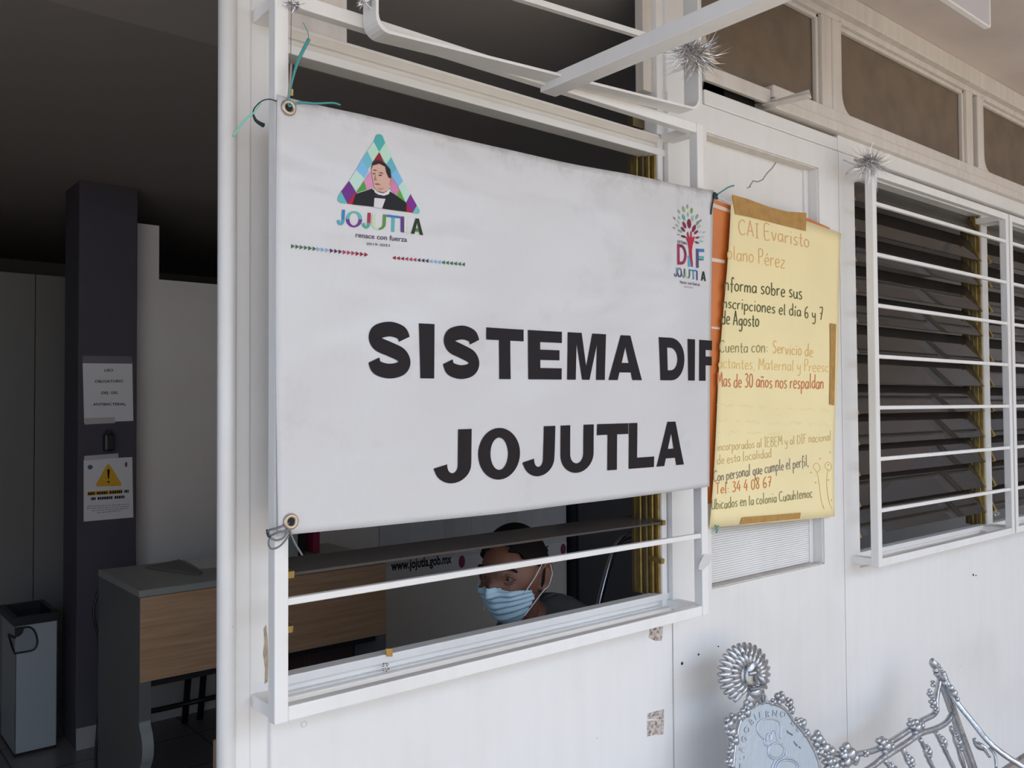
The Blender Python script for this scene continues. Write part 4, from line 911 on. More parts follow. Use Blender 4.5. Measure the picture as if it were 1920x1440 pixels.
for ch, px, py, a in (('J', 1387, 1462, 95), ('U', 1387, 1449, 92), ('T', 1388, 1436, 90), ('L', 1388, 1421, 85), ('A', 1387, 1405, 78), ('G', 1392, 1386, 62), ('O', 1397, 1368, 52), ('B', 1406, 1353, 40), ('I', 1413, 1344, 24), ('E', 1423, 1340, 10), ('R', 1436, 1338, 2), ('N', 1450, 1337, -4), ('O', 1465, 1339, -10), ('D', 1486, 1355, -38), ('E', 1495, 1366, -46)):
    ca, sa = math.cos(R(a)), math.sin(R(a))
    for q, mt in ((.0045, ALU_DARK), (.0052, ALU_PLATE)):  # dark copy beneath, offset sideways, paints the shade beside each raised letter
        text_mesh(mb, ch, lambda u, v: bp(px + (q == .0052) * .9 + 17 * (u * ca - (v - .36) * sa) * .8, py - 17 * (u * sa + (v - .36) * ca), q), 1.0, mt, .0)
tag(mb.build('lettering', med), 'raised letters round the rim')
def lump(mb, px, py, r, k=1.0, seed=0):
    """a cast flower bud: a middle boss with lobes around it"""
    random.seed(int(px * 7 + py)); c = bp(px, py, .006); s = r * .0016
    ux, uz = Vector((1, 0, 0)), Vector((0, BT, 1)).normalized(); nv = Vector((0, -1, BT)).normalized()
    mb.ball(c + nv * s * .35, (s * .72, s * .5, s * .62), ALU, 10, 7)
    n = 4; ph = random.random() * 6
    for i in range(n):
        a = ph + 2 * math.pi * i / n; mb.ball(c + (ux * math.cos(a) * 1.2 + uz * math.sin(a)) * s * .62, (s * .5 * random.uniform(.8, 1.2), s * .45, s * .46 * random.uniform(.8, 1.2)), ALU, 9, 6)
mb = MB(); mb.tube([bp(p.x, p.y, .003) for p in sm], .0055, ALU, 8, closed=True)
for px, py, r in ((1362, 1357, 11), (1371, 1346, 9), (1366, 1372, 12), (1372, 1388, 11), (1366, 1408, 8), (1363, 1426, 9), (1368, 1444, 10), (1394, 1336, 11), (1385, 1343, 8), (1400, 1321, 10), (1459, 1309, 12), (1447, 1316, 7), (1476, 1317, 9), (1480, 1331, 8), (1500, 1355, 10), (1491, 1352, 7), (1509, 1374, 8), (1528, 1385, 14), (1540, 1402, 15), (1552, 1408, 13), (1533, 1410, 11), (1548, 1428, 13), (1560, 1436, 13), (1545, 1450, 12)): lump(mb, px, py, r)
tag(mb.build('floral_rim', med), 'cast flower and leaf rim')
# crest: mask with a feather headdress
mb = MB(); cx, cy = 1391, 1262
for lay, (r0, r1, n, off, w) in enumerate(((.36, 1.0, 25, .006, .0098), (.34, .74, 21, .016, .0078))):
    for k in range(n):
        a = R(-68 + 316 * k / (n - 1)); ax, ay = math.cos(a), math.sin(a)
        if cy - ay * 57 > 1316: continue
        pts = [bp(cx + 48 * ax * t + 5 * (1 - t), cy - 57 * ay * t + 5 * (1 - t), off + .006 * math.sin(math.pi * (t - r0) / (r1 - r0))) for t in [r0 + (r1 - r0) * q / 7 for q in range(8)]]
        mb.tube(pts, [w * (.45 + .55 * math.sin(math.pi * min(1, .15 + q / 8.6))) for q in range(8)], ALU, 8)
cr = mb.build('crest', bench); tag(cr, 'feathered headdress crest')
mb = MB()
uz = Vector((0, BT, 1)).normalized()
mb.ball(bp(1402, 1271, .014), (.034, .014, .046), ALU, 18, 12); mb.ball(bp(1400, 1256, .014), (.030, .012, .022), ALU, 14, 9)
mb.tube(smooth_path([bp(1389, 1263, .026), bp(1397, 1261, .034), bp(1403, 1254, .032), bp(1412, 1257, .022)], 4), .0065, ALU, 8); mb.tube([bp(1397, 1258, .036), bp(1402, 1272, .044), bp(1407, 1281, .046)], [.005, .008, .010], ALU, 9)
mb.tube([bp(1391, 1292, .026), bp(1403, 1290, .034), bp(1418, 1283, .024)], .0045, ALU_DARK, 7); mb.ball(bp(1406, 1297, .016), (.024, .018, .018), ALU, 12, 8); mb.ball(bp(1409, 1306, .008), (.034, .012, .022), ALU, 12, 8)
mb.build('mask', cr)
mb = MB()
for px, py in ((1407, 1317), (1424, 1310)): mb.ball(bp(px, py, .010), (.006, .006, .013), ALU_DARK, 10, 7); mb.tube([bp(px + 6 * math.cos(t), py + 9 * math.sin(t), .010) for t in [2 * math.pi * k / 14 for k in range(14)]], .0035, ALU, 6, closed=True)
mb.ball(bp(1415, 1312, .002), (.030, .010, .020), ALU, 12, 8)
mb.build('neck', cr)
# sweeping wings of the back, right as in view and its mirror image on the left
def wing(mirror):
    def fin(mb, name, label=None):
        if mirror: mb.v = [Vector((2 * XC - p.x, p.y, p.z)) for p in mb.v]
        o = mb.build(name, bench); return tag(o, label)
    S = lambda pts, off=0.0, n=5: [bp(p.x, p.y, off) for p in smooth_path([(a, b, 0) for a, b in pts], n)]
    mb = MB()
    mb.tube(S([(1556, 1470), (1590, 1458), (1625, 1439), (1650, 1420), (1691, 1394), (1719, 1375), (1747, 1366), (1768, 1354), (1778, 1338)], .012), .0095, ALU, 10)
    mb.tube(S([(1560, 1412), (1590, 1416), (1620, 1412), (1648, 1404), (1690, 1380), (1730, 1352), (1755, 1337), (1757, 1312), (1762, 1285), (1765, 1270)], -.004), .0095, ALU, 10)
    for px, py, r in ((1577, 1408, 10), (1586, 1413, 19), (1597, 1422, 13), (1580, 1428, 15), (1648, 1392, 13), (1656, 1399, 15), (1668, 1400, 9), (1704, 1356, 11), (1713, 1364, 16), (1724, 1360, 9), (1740, 1300, 9), (1745, 1318, 11), (1746, 1282, 8), (1752, 1331, 8), (1620, 1412, 8)): lump(mb, px, py, r)
    fin(mb, 'top_rail')
    mb = MB(); mb.tube(S([(1753, 1260), (1751, 1250), (1747, 1242), (1745, 1234)], .004), [.010] * 5 + [.014] * 5 + [.013, .011, .010, .008, .006, .004], ALU, 9); lump(mb, 1754, 1248, 8); lump(mb, 1760, 1255, 7); mb.tube(S([(1753, 1262), (1758, 1268), (1764, 1272)], .004), .010, ALU, 8); fin(mb, 'finial')
    for pts in ([(1655, 1424), (1664, 1436), (1672, 1450), (1684, 1475)], [(1690, 1400), (1695, 1418), (1703, 1432), (1716, 1458)], [(1722, 1384), (1731, 1402), (1735, 1416), (1748, 1442), (1762, 1470)], [(1752, 1372), (1758, 1384), (1764, 1396), (1778, 1424), (1796, 1462)], [(1780, 1362), (1786, 1378), (1794, 1404), (1806, 1440)]):
        mb = MB(); c = S(pts, .004, 4); k = len(c); mb.tube(c, [.0065 + .003 * math.sin(9 * math.pi * q / (k - 1)) ** 2 for q in range(k)], ALU, 8)
        a, b = pts[1], pts[2]
        for t, r in ((0.0, 8), (.55, 11), (1.0, 8)): lump(mb, a[0] + (b[0] - a[0]) * t + 3, a[1] + (b[1] - a[1]) * t, r)
        fin(mb, 'spindle')
    mb = MB(); c = S([(1764, 1276), (1776, 1310), (1792, 1356), (1808, 1400), (1822, 1440), (1850, 1520), (1880, 1600)], .004, 3)
    mb.tube(c, .017, ALU, 4, flat=.42, up=(0, -1, .2)); fin(mb, 'end_stile')
    mb = MB(); c = [at(1768, 1260, 1.385), at(1778, 1285, 1.37), at(1790, 1311, 1.345), at(1822, 1352, 1.295), at(1860, 1397, 1.235), at(1916, 1436, 1.165), at(1990, 1462, 1.08), at(2080, 1475, .99)]
    c = [Vector((p.x - (.0 if i < 6 else .03 * (i - 5)), p.y, p.z)) for i, p in enumerate(c)]
    mb.tube(smooth_path(c, 5), .0125, ALU, 10, flat=.7)
    for px, py, y, r in ((1783, 1290, 1.35, .013), (1789, 1300, 1.345, .015), (1795, 1311, 1.335, .010)): mb.ball(at(px, py, y), (r, r * .8, r * .9), ALU, 10, 7)
    mb.tube(smooth_path([at(1826, 1384, 1.30), at(1832, 1396, 1.29), at(1846, 1404, 1.27), at(1856, 1420, 1.25)], 4), [.006, .007, .008, .010, .012, .013, .013, .012, .010, .008, .007, .006, .005], ALU, 8); mb.tube(smooth_path([at(1855, 1402, 1.245), at(1865, 1416, 1.23), at(1868, 1440, 1.22)], 4), .005, ALU, 8)
    fin(mb, 'armrest')
    mb = MB(); x = bp(1880, 1600).x; zb = bp(1880, 1600).z; yb = bp(1880, 1600).y
    mb.tube([Vector((x, yb, zb + .02)), Vector((x, yb + .02, .15)), Vector((x, yb + .05, -.02))], .018, ALU, 10); fin(mb, 'leg')
    mb = MB(); e = smooth_path(c, 5)[-1]; mb.tube(smooth_path([e, Vector((e.x, e.y - .03, e.z - .08)), Vector((e.x, e.y + .01, .12)), Vector((e.x, e.y - .02, -.02))], 5), .017, ALU, 10); fin(mb, 'leg')
    return x, zb
xe, zs = wing(False); wing(True)
mb = MB()
for k in range(9): mb.box(2 * XC - xe - .01, xe + .01, .88 + k * .047, .918 + k * .047, zs - .012 - .0 * k, zs + .006, ALU, .003)
for x in (2 * XC - xe, XC, xe): mb.box(x - .015, x + .015, .87, 1.30, zs - .035, zs - .012, ALU)
mb.build('seat', bench)
mb = MB(); mb.tube([bp(1455, 1560, -.01), Vector((XC, 1.27, zs))], .02, ALU, 10); mb.build('back_support', bench)
# ------------------------------------------------------------------ things inside
bn = thing('trash_bin', (.89, 4.64, 0), 'tall grey square bin with a black rim left of the purple column', 'bin')
bx0, bx1, by0, by1, bz = .803, .976, 4.475, 4.80, .60
mb = MB(); t = .006
mb.box(bx0, bx1, by0, by0 + t, .01, bz, BIN_PAINT, .002); mb.box(bx0, bx1, by1 - t, by1, .01, bz, BIN_PAINT, .002); mb.box(bx0, bx0 + t, by0, by1, .01, bz, BIN_PAINT, .002); mb.box(bx1 - t, bx1, by0, by1, .01, bz, BIN_PAINT, .002); mb.box(bx0, bx1, by0, by1, 0, .015, BLACK_PL)
mb.build('body', bn)
mb = MB(); e = .010
for a in ((bx0 - e, bx1 + e, by0 - e, by0 + .012), (bx0 - e, bx1 + e, by1 - .012, by1 + e), (bx0 - e, bx0 + .012, by0, by1), (bx1 - .012, bx1 + e, by0, by1)): mb.box(*a, bz - .012, bz + .028, BLACK_PL, .004)
mb.box(bx0 + .008, bx1 - .008, by0 + .008, by1 - .008, bz - .13, bz - .12, BLACK_PL)
for a in ((bx0 + t, bx0 + .01, by0 + t, by1 - t), (bx1 - .01, bx1 - t, by0 + t, by1 - t), (bx0 + t, bx1 - t, by0 + t, by0 + .01), (bx0 + t, bx1 - t, by1 - .01, by1 - t)): mb.box(*a, bz - .13, bz, BLACK_PL)
tag(mb.build('rim', bn), 'black plastic rim')
op = [(28, 1179), (45, 1176), (58, 1177), (66, 1186), (70, 1202), (67, 1214), (58, 1220), (28, 1225)]
mb = MB(); mb.prism([at(px, py, by0 - .002) for px, py in op], (0, .004, 0), mat('bin_flap', (.27, .30, .32), .45)); mb.prism([at(px, py, by0 - .0035) for px, py in ((28, 1180), (46, 1178), (42, 1188), (36, 1193), (28, 1196))], (0, .002, 0), BLACK_PL)
fl = mb.build('flap', bn); mb = MB(); mb.tube([at(p.x, p.y, by0 - .004) for p in smooth_path([(a, b, 0) for a, b in op], 3)], .0045, BLACK_PL, 7)
l = at(28, 1225, by0 - .004); u = at(28, 1196, by0 - .004); mb.tube([l, Vector((bx0 - .005, by0 + .05, l.z + .02)), Vector((bx0 - .005, by0 + .13, u.z - .01))], .0045, BLACK_PL, 7); mb.tube([u, Vector((bx0 - .005, by0 + .13, u.z - .01))], .0045, BLACK_PL, 7)
tag(mb.build('flap_trim', fl), 'black rubber trim')

# signs on the column
def flat_sign(name, corners, label, material=PAPER_W, y=4.3815):
    t = thing(name, at(*corners[0], y), label, 'sign'); mb = MB(); mb.prism([at(px, py, y) for px, py in corners], (0, .0015, 0), material); mb.build('sheet', t); return t
def type_line(mb, body, p0, p1, hgt, material, bold=0.0, y=4.3808):
    a, b = at(*p0, y), at(*p1, y); d = b - a
    cu = bpy.data.curves.new('t', 'FONT'); cu.body = body; o = bpy.data.objects.new('t', cu); COL.objects.link(o); bpy.context.view_layer.update(); w = max(o.dimensions.x, 1e-3); bpy.data.objects.remove(o); bpy.data.curves.remove(cu)
    text_mesh(mb, body, lambda u, v: a + d * (u / w) + Vector((0, 0, v * hgt / .72)), 1.0, material, bold, 'LEFT')
def greek_line(mb, p0, p1, hgt, material, seed, y=4.3808, fill=.62):
    """print too small to read: letter-sized marks grouped into words"""
    random.seed(seed); a, b = at(*p0, y), at(*p1, y); L = (b - a).length; d = (b - a) / L; s = 0
    while s < L - hgt * .5:
        for _ in range(random.randint(3, 8)):
            w = hgt * random.uniform(.45, .8)
            if s + w > L: break
            p = a + d * s; mb.add([p, p + d * w * fill, p + d * w * fill + Vector((0, 0, hgt)), p + Vector((0, 0, hgt))], [(0, 1, 2, 3)], material); s += w
        s += hgt * .6
s1 = flat_sign('paper_sign', [(155, 678), (248, 678), (250, 789), (158, 793)], 'upper white sheet on the purple column reading USO OBLIGATORIO DEL GEL ANTIBACTERIAL')
mb = MB()
for body, x0, x1, y in (('USO', 195, 212, 697), ('OBLIGATORIO', 177.5, 230, 717.5), ('DEL GEL', 189.5, 221, 739), ('ANTIBACTERIAL', 174.5, 236, 760.5)): type_line(mb, body, (x0, y), (x1, y - .6), .0125, INK, .02)
mb.build('lettering', s1)
mb = MB(); mb.prism([at(px, py, 4.381) for px, py in ((155, 667), (247, 668), (248, 682), (155, 681))], (0, .0006, 0), mat('film_tape', (.20, .18, .19), .15)); mb.prism([at(px, py, 4.380) for px, py in ((158, 784), (215, 782), (216, 793), (159, 796))], (0, .0006, 0), mat('film_tape_pale', (.52, .51, .50), .12)); tag(mb.build('clear_tape', s1), 'shiny clear tape')
s2 = flat_sign('paper_sign', [(157, 862), (248, 857), (250, 970), (157, 978)], 'lower white notice on the purple column with a yellow warning triangle')
mb = MB()
tri = [(199, 874), (203, 870), (207, 873), (228, 907), (226, 911), (182, 912), (180, 908)]
mb.prism([at(px, py, 4.3805) for px, py in tri], (0, .0006, 0), YELLOW_SIGN)
mb.prism([at(px, py, 4.3798) for px, py in ((201, 880), (206, 880), (204.5, 898), (202.3, 898))], (0, .0006, 0), INK); mb.ball(at(203.4, 903.5, 4.380), (.005, .001, .005), INK, 10, 6)
mb.build('warning_triangle', s2)
mb = MB(); mb.prism([at(px, py, 4.3806) for px, py in ((164, 922), (228, 917.5), (228, 925), (164, 929.5))], (0, .0005, 0), YELLOW_SIGN)
greek_line(mb, (165, 928.5), (242, 923.5), .013, INK, 1, 4.3799, .8); greek_line(mb, (171, 938), (235, 934), .013, INK, 2, 4.3806, .8)
for k, (x0, x1) in enumerate(((163, 243), (163, 242), (172, 240), (182, 228))): greek_line(mb, (x0, 950.5 + k * 4 ), (x1, 946 + k * 4), .0045, mat('grey_print', (.2, .2, .22), .5), 10 + k)
mb.ball(at(169, 876, 4.381), (.011, .001, .011), ink('4A6A8A'), 8, 5); mb.ball(at(236.5, 871, 4.381), (.006, .001, .013), ink('6A5A7A'), 8, 5)
mb.build('print', s2)
mb = MB(); mb.prism([at(px, py, 4.380) for px, py in ((158, 855), (222, 850), (222, 858), (158, 864))], (0, .0006, 0), MATS['film_tape_pale']); tag(mb.build('clear_tape', s2), 'shiny clear tape')
d0, d1 = at(196, 848, 4.345), at(216, 812, 4.345)
t = thing('gel_dispenser', (d0.x, 4.36, d0.z), 'small black dispenser between the two sheets on the purple column', 'dispenser')
mb = MB(); mb.box(d0.x, d1.x, 4.345, 4.384, d0.z, d1.z, BLACK_PL, .012); mb.build('body', t)
mb = MB(); mb.box(d0.x + .012, d1.x - .012, 4.352, 4.384, d1.z - .003, d1.z + .012, BLACK_PL, .004); mb.build('cap', t)

# desk
dx0, dx1, dy0, dy1, dz = 1.003, 2.056, 3.345, 3.893, .90
dk = thing('desk', (1.53, 3.62, 0), 'tall grey topped desk with a beech front panel behind the doorway', 'desk')
mb = MB(); mb.box(dx0 - .003, dx1 + .003, dy0 - .004, dy1, dz - .026, dz, DESK_GREY, .003); mb.build('top', dk)
for x in (dx0, dx1 - .042):
    prof = [(dy1, 0), (dy1, dz - .027), (dy0, dz - .027), (dy0, .42), (dy0 + .004, .405), (dy0 - .022, .375), (dy0 - .036, .335), (dy0 - .030, .29), (dy0 - .008, .255), (dy0 + .002, .22), (dy0 + .002, 0)]
    prof = prof[:3] + [(p.y, p.z) for p in smooth_path([Vector((0, y, z)) for y, z in prof[3:]], 5)]
    mb = MB(); mb.prism([Vector((x, y, z)) for y, z in prof], (.042, 0, 0), DESK_SIDE); sp = mb.build('side_panel', dk)
    mb = MB(); b = prof[3:]
    for (y0, z0), (y1, z1) in zip(b[:-1], b[1:]): mb.hexa([(x + .001, y0 - .0015, z0), (x + .041, y0 - .0015, z0), (x + .041, y0 + .001, z0), (x + .001, y0 + .001, z0)], [(x + .001, y1 - .0015, z1), (x + .041, y1 - .0015, z1), (x + .041, y1 + .001, z1), (x + .001, y1 + .001, z1)], DESK_EDGE)
    tag(mb.build('edge_band', sp), 'pale curved edge band')
mb = MB(); mb.box(dx0 + .002, dx1 - .002, dy0 - .004, dy0 + .014, .562, dz - .027, WOOD, .002); tag(mb.build('modesty_panel', dk), 'beech front panel')
mb = MB(); mb.box(dx0 + .045, dx1 - .045, dy0 + .016, dy0 + .04, .535, .562, BLACK_TUBE); mb.build('rail', dk)
# papers and a folder on the desk
mb = MB(); q = [atz(px, py, dz + .004) for px, py in ((274, 1063), (374, 1077), (380, 1073), (336, 1050))]
mb.prism([Vector((p.x, min(p.y, 3.88), dz + .001)) for p in q], (0, 0, .006), mat('folder_grey_card', (.20, .21, .19), .7)); tag(mb.build('folder'), 'grey green folder lying on the desk top by the doorway', 'folder')
for k, (q, lab) in enumerate((([(345, 1049), (420, 1042), (430, 1062), (374, 1066)], 'lower white sheet lying beside the folder on the desk'), ([(352, 1045), (425, 1039), (432, 1050), (372, 1057)], 'upper white sheet lying beside the folder on the desk'))):
    mb = MB(); q = [atz(px, py, dz + .002) for px, py in q]; mb.prism([Vector((p.x + .02 * k, min(p.y, 3.885), dz + .001 + .0014 * k)) for p in q], (0, 0, .001), PAPER_W); tag(mb.build('paper_sheet'), lab, 'paper', 'papers on the desk')
def upright(name, px0, px1, pyt, y, dep, material, label, cat):
    a, b = at(px0, pyt, y), at(px1, pyt, y); mb = MB(); mb.box(a.x, b.x, y, y + dep, dz + .001, a.z, material, .003); return tag(mb.build(name), label, cat)
upright('binder', 588, 600, 985, 3.66, .20, MAROON, 'dark red binder standing on the desk seen under the banner', 'binder')
upright('binder', 562, 572, 985, 3.66, .20, BLACK_PL, 'black binder standing on the desk left of the dark red binder', 'binder')
upright('document_tray', 520, 559, 1004, 3.62, .2, DESK_EDGE, 'grey document tray on the desk left of the black binder', 'tray')
# dark cabinet under the desk
a, b = at(571, 1215, 3.55), at(702, 1215, 3.55)
t = thing('drawer_unit', ((a.x + b.x) / 2, 3.7, 0), 'dark brown drawer unit under the right end of the desk', 'cabinet'); DB = mat('dark_brown_board', (.075, .040, .032), .6)
mb = MB(); mb.box(a.x, min(b.x, dx1 - .045), 3.55, 3.86, .0, .60, DB, .004); mb.build('body', t)
for k in range(3):
    mb = MB(); mb.box(a.x + .01, min(b.x, dx1 - .045) - .01, 3.538, 3.55, .03 + .19 * k, .205 + .19 * k, DB, .004); dw = mb.build('drawer', t); mb = MB(); mb.tube([Vector((a.x + .09, 3.528, .12 + .19 * k)), Vector((a.x + .19, 3.528, .12 + .19 * k))], .005, BLACK_TUBE); mb.build('handle', dw)
# waiting bench of black tube behind the desk
A_, B_ = atz(350, 1358, 0), atz(390, 1367, 0)
t = thing('waiting_bench', (1.6, 4.2, 0), 'black steel tube bench standing behind the desk against the partition', 'bench')
yb = 4.36
for x in (A_.x, B_.x + .02, 2.28):
    for dx, y0, y1 in ((.03, yb, yb + .05), (.12, yb - .36, yb - .40)):
        mb = MB(); mb.tube([Vector((x, y1, .0)), Vector((x + .015, y0, .43))], .016, BLACK_TUBE, 10); mb.build('leg', t)
for z, y in ((.27, yb + .01), (.10, yb + .03)):
    mb = MB(); mb.tube([Vector((1.26, y, z)), Vector((2.32, y, z))], .013, BLACK_TUBE, 10); mb.build('beam', t)
mb = MB(); mb.box(1.33, 2.34, yb - .42, yb + .02, .43, .455, BLACK_PL, .008); mb.build('seat', t)
mb = MB(); pts = [at(187, 1100, 3.93), at(178, 1125, 3.94), at(174, 1148, 3.94), at(179, 1176, 3.94), at(184, 1200, 3.94), at(186, 1300, 3.94)]; pts = [Vector((p.x, 3.93, p.z)) for p in pts]
mb.tube(smooth_path(pts + [Vector((pts[-1].x, 3.93, .006)), Vector((pts[-1].x + .2, 3.95, .006))], 6), .006, BLACK_PL, 8); tag(mb.build('power_cable'), 'black power cable hanging behind the left end of the desk', 'cable')
p = at(399, 1364, 2.2); t = thing('cardboard_box', (p.x + .1, 2.1, 0), 'brown cardboard box just inside the doorway at the jamb', 'box')
mb = MB(); mb.box(p.x, p.x + .16, 1.95, 2.2, 0, p.z - .03, CARD, .003); mb.build('body', t); mb = MB(); mb.prism([Vector((p.x, 1.95, p.z - .03)), Vector((p.x + .16, 1.95, p.z - .03)), Vector((p.x + .16, 1.92, p.z + .05)), Vector((p.x + .015, 1.92, p.z + .05))], (0, .004, 0), CARD); mb.build('flap', t)

# municipal banner on the partition
t = thing('wall_banner', (3.5, 4.51, 1.0), 'pale banner with a web address strip hanging on the partition behind the masked person', 'banner')
wa, wb, wc, wd_ = at(712, 1066, 4.512), at(1062, 1022, 4.512), at(1062, 1041, 4.512), at(712, 1084, 4.512)
mb = MB(); mb.box(wa.x, wb.x, 4.512, 4.517, .51, 1.75, mat('banner_print_grey', (.62, .64, .68), .5), 0); mb.build('sheet', t)
mb = MB()
for x, c in ((2.95, .66), (3.20, .58), (3.42, .66), (3.72, .58), (3.95, .66)): mb.box(x, x + .09, 4.5105, 4.5122, .62, 1.74, mat('banner_stripe_%d' % int(c * 100), (c, c + .01, c + .03), .5))
mb.build('stripe', t)
mb = MB(); mb.box(wa.x, wb.x, 4.5095, 4.5115, .512, .605, mat('banner_white_strip', (.74, .74, .76), .5)); mb.box(wa.x, wb.x, 4.509, 4.5115, .505, .515, mat('banner_red_line', (.45, .03, .08), .5)); tag(mb.build('address_strip', t), 'white strip with black web address')
mb = MB(); type_line(mb, 'www.jojutla.gob.mx', (734, 1070), (846, 1055.5), .058, INK, .03, 4.5085); type_line(mb, 'www.jojutla.gob.mx', (916, 1047), (1028, 1033), .058, INK, .03, 4.5085); type_line(mb, 'J', (714, 1074), (720, 1073), .06, ink('77777C'), .02, 4.5085)
for px, py in ((866, 1053), (1056, 1030)): mb.ball(at(px, py, 4.509), (.026, .002, .04), MAROON, 14, 8)
mb.build('lettering', t)
# dark cupboard right of the partition
t = thing('cupboard', (4.9, 4.6, 0), 'dark tall cupboard to the right of the white partition', 'cupboard'); DC = mat('cupboard_dark', (.030, .030, .036), .6)
mb = MB(); mb.box(4.30, 6.0, 4.45, 4.95, 0, 2.1, DC, .004); mb.build('body', t)
for k in range(2):
    mb = MB(); mb.box(4.31 + .845 * k, 5.145 + .845 * k, 4.43, 4.45, .06, 2.07, DC, .004); d_ = mb.build('door', t); mb = MB(); mb.tube([Vector((5.10 + .1 * k, 4.415, .95)), Vector((5.10 + .1 * k, 4.415, 1.10))], .006, STEEL); mb.build('handle', d_)

# ------------------------------------------------------------------ the seated person
HC = Vector((1.562, 1.865, 1.098)); FW = Vector((-.955, -.295, 0)).normalized(); LF = Vector((0, 0, 1)).cross(FW); UP = Vector((0, 0, 1)); SC = 1.11
def hp(a, b, c): return HC + (FW * a + LF * b + UP * c) * SC           # forward, left, up from the middle of the head
BO = HC - FW * .0
BW = Vector((-1, .06, 0)).normalized(); BL_ = UP.cross(BW)
def body(a, b, z): return Vector((HC.x, HC.y, 0)) + BW * a + BL_ * b + UP * z
def head_radius(d):
    """distance from the middle of the head to its surface in direction d = (forward, left, up)"""
    a, b, c = d
    rx = .098 if a > 0 else .100; ry = .0765; rz = .118
    if c < 0: ry *= 1 - .22 * min(1, (-c)) ** 1.3; rx *= 1 - (.04 if a > 0 else .20) * min(1, -c)
    r = 1 / math.sqrt((a / rx) ** 2 + (b / ry) ** 2 + (c / rz) ** 2)
    g = lambda a0, b0, c0, s: math.exp(-((a - a0) ** 2 + (b - b0) ** 2 + (c - c0) ** 2) / (s * s))
    r += .024 * g(.97, 0, -.24, .11) + .014 * g(.99, 0, -.08, .09) + .006 * g(.93, .24, .20, .14) + .006 * g(.93, -.24, .20, .14)
    r -= .010 * g(.92, .34, .02, .13) + .010 * g(.92, -.34, .02, .13)
    r += .006 * g(.85, .45, -.25, .16) + .006 * g(.85, -.45, -.25, .16) + .008 * g(.90, 0, -.58, .16) + .008 * g(.72, 0, -.95, .2)
    return r
def sphere_patch(fn, keep, n=64, k=48):
    vs, fs, idx = [], [], {}
    for j in range(k + 1):
        th = math.pi * j / k
        for i in range(n):
            ph = 2 * math.pi * i / n; d = (math.sin(th) * math.cos(ph), math.sin(th) * math.sin(ph), math.cos(th)); idx[(j, i)] = (len(vs), d); vs.append(fn(d))
    for j in range(k):
        for i in range(n):
            q = [idx[(j, i)], idx[(j, (i + 1) % n)], idx[(j + 1, (i + 1) % n)], idx[(j + 1, i)]]
            if keep(q): fs.append([x[0] for x in q])
    return vs, fs
per = thing('person', (HC.x, HC.y, 0), 'seated person in a dark grey shirt and blue face mask behind the window', 'person')
def voxel(mb, name, parent, size, material, smooth=3):
    """one continuous skin over all the limbs of a builder"""
    me = bpy.data.meshes.new('tmp'); me.from_pydata([tuple(p) for p in mb.v], [], mb.f)
    bm = bmesh.new(); bm.from_mesh(me); bmesh.ops.recalc_face_normals(bm, faces=bm.faces[:]); bm.to_mesh(me); bm.free()
    o = bpy.data.objects.new('tmp', me); COL.objects.link(o)
    m1 = o.modifiers.new('r', 'REMESH'); m1.mode = 'VOXEL'; m1.voxel_size = size; m1.use_smooth_shade = True
    m2 = o.modifiers.new('s', 'SMOOTH'); m2.iterations = smooth; m2.factor = .5
    dg = bpy.context.evaluated_depsgraph_get(); dg.update(); me2 = bpy.data.meshes.new_from_object(o.evaluated_get(dg)); bpy.data.objects.remove(o)
    me2.materials.clear(); me2.materials.append(material)
    for p in me2.polygons: p.use_smooth = True; p.material_index = 0
    n = bpy.data.objects.new(name, me2); COL.objects.link(n); n.parent = parent; n.matrix_parent_inverse = Matrix.Translation(-parent.location); return n
mb = MB()
vs, fs = sphere_patch(lambda d: hp(*(Vector(d) * head_radius(d))), lambda q: True); mb.add(vs, fs, SKIN, True)
for s in (1, -1):                                    # ears: helix, bowl, lobe
    M3 = Matrix((FW, LF, UP)).transposed().to_4x4() @ Matrix.Rotation(R(-22 * s), 4, 'Z')
    mb.tube(smooth_path([hp(.006, s * .077, .010), hp(-.002, s * .086, .032), hp(-.022, s * .090, .036), hp(-.036, s * .088, .016), hp(-.030, s * .084, -.012), hp(-.014, s * .080, -.030), hp(-.004, s * .077, -.026)], 4), .0065, SKIN, 8)
    mb.ball(hp(-.014, s * .078, .004), (.020, .008, .030), SKIN, 12, 8, M3); mb.ball(hp(-.008, s * .079, -.026), (.009, .006, .010), SKIN, 10, 7, M3)
mb.tube([hp(-.025, 0, -.06), hp(-.05, 0, -.12), body(-.12, 0, .97), body(-.15, 0, .88)], [.058, .057, .060, .085], SKIN, 16)
sh_z, hip = .925, .49
mb.tube([body(-.15, 0, .92), body(-.16, 0, .76), body(-.18, 0, .60), body(-.18, 0, .50)], [.10, .125, .125, .125], SKIN, 16, flat=1.25, up=tuple(FW))
arms = {}
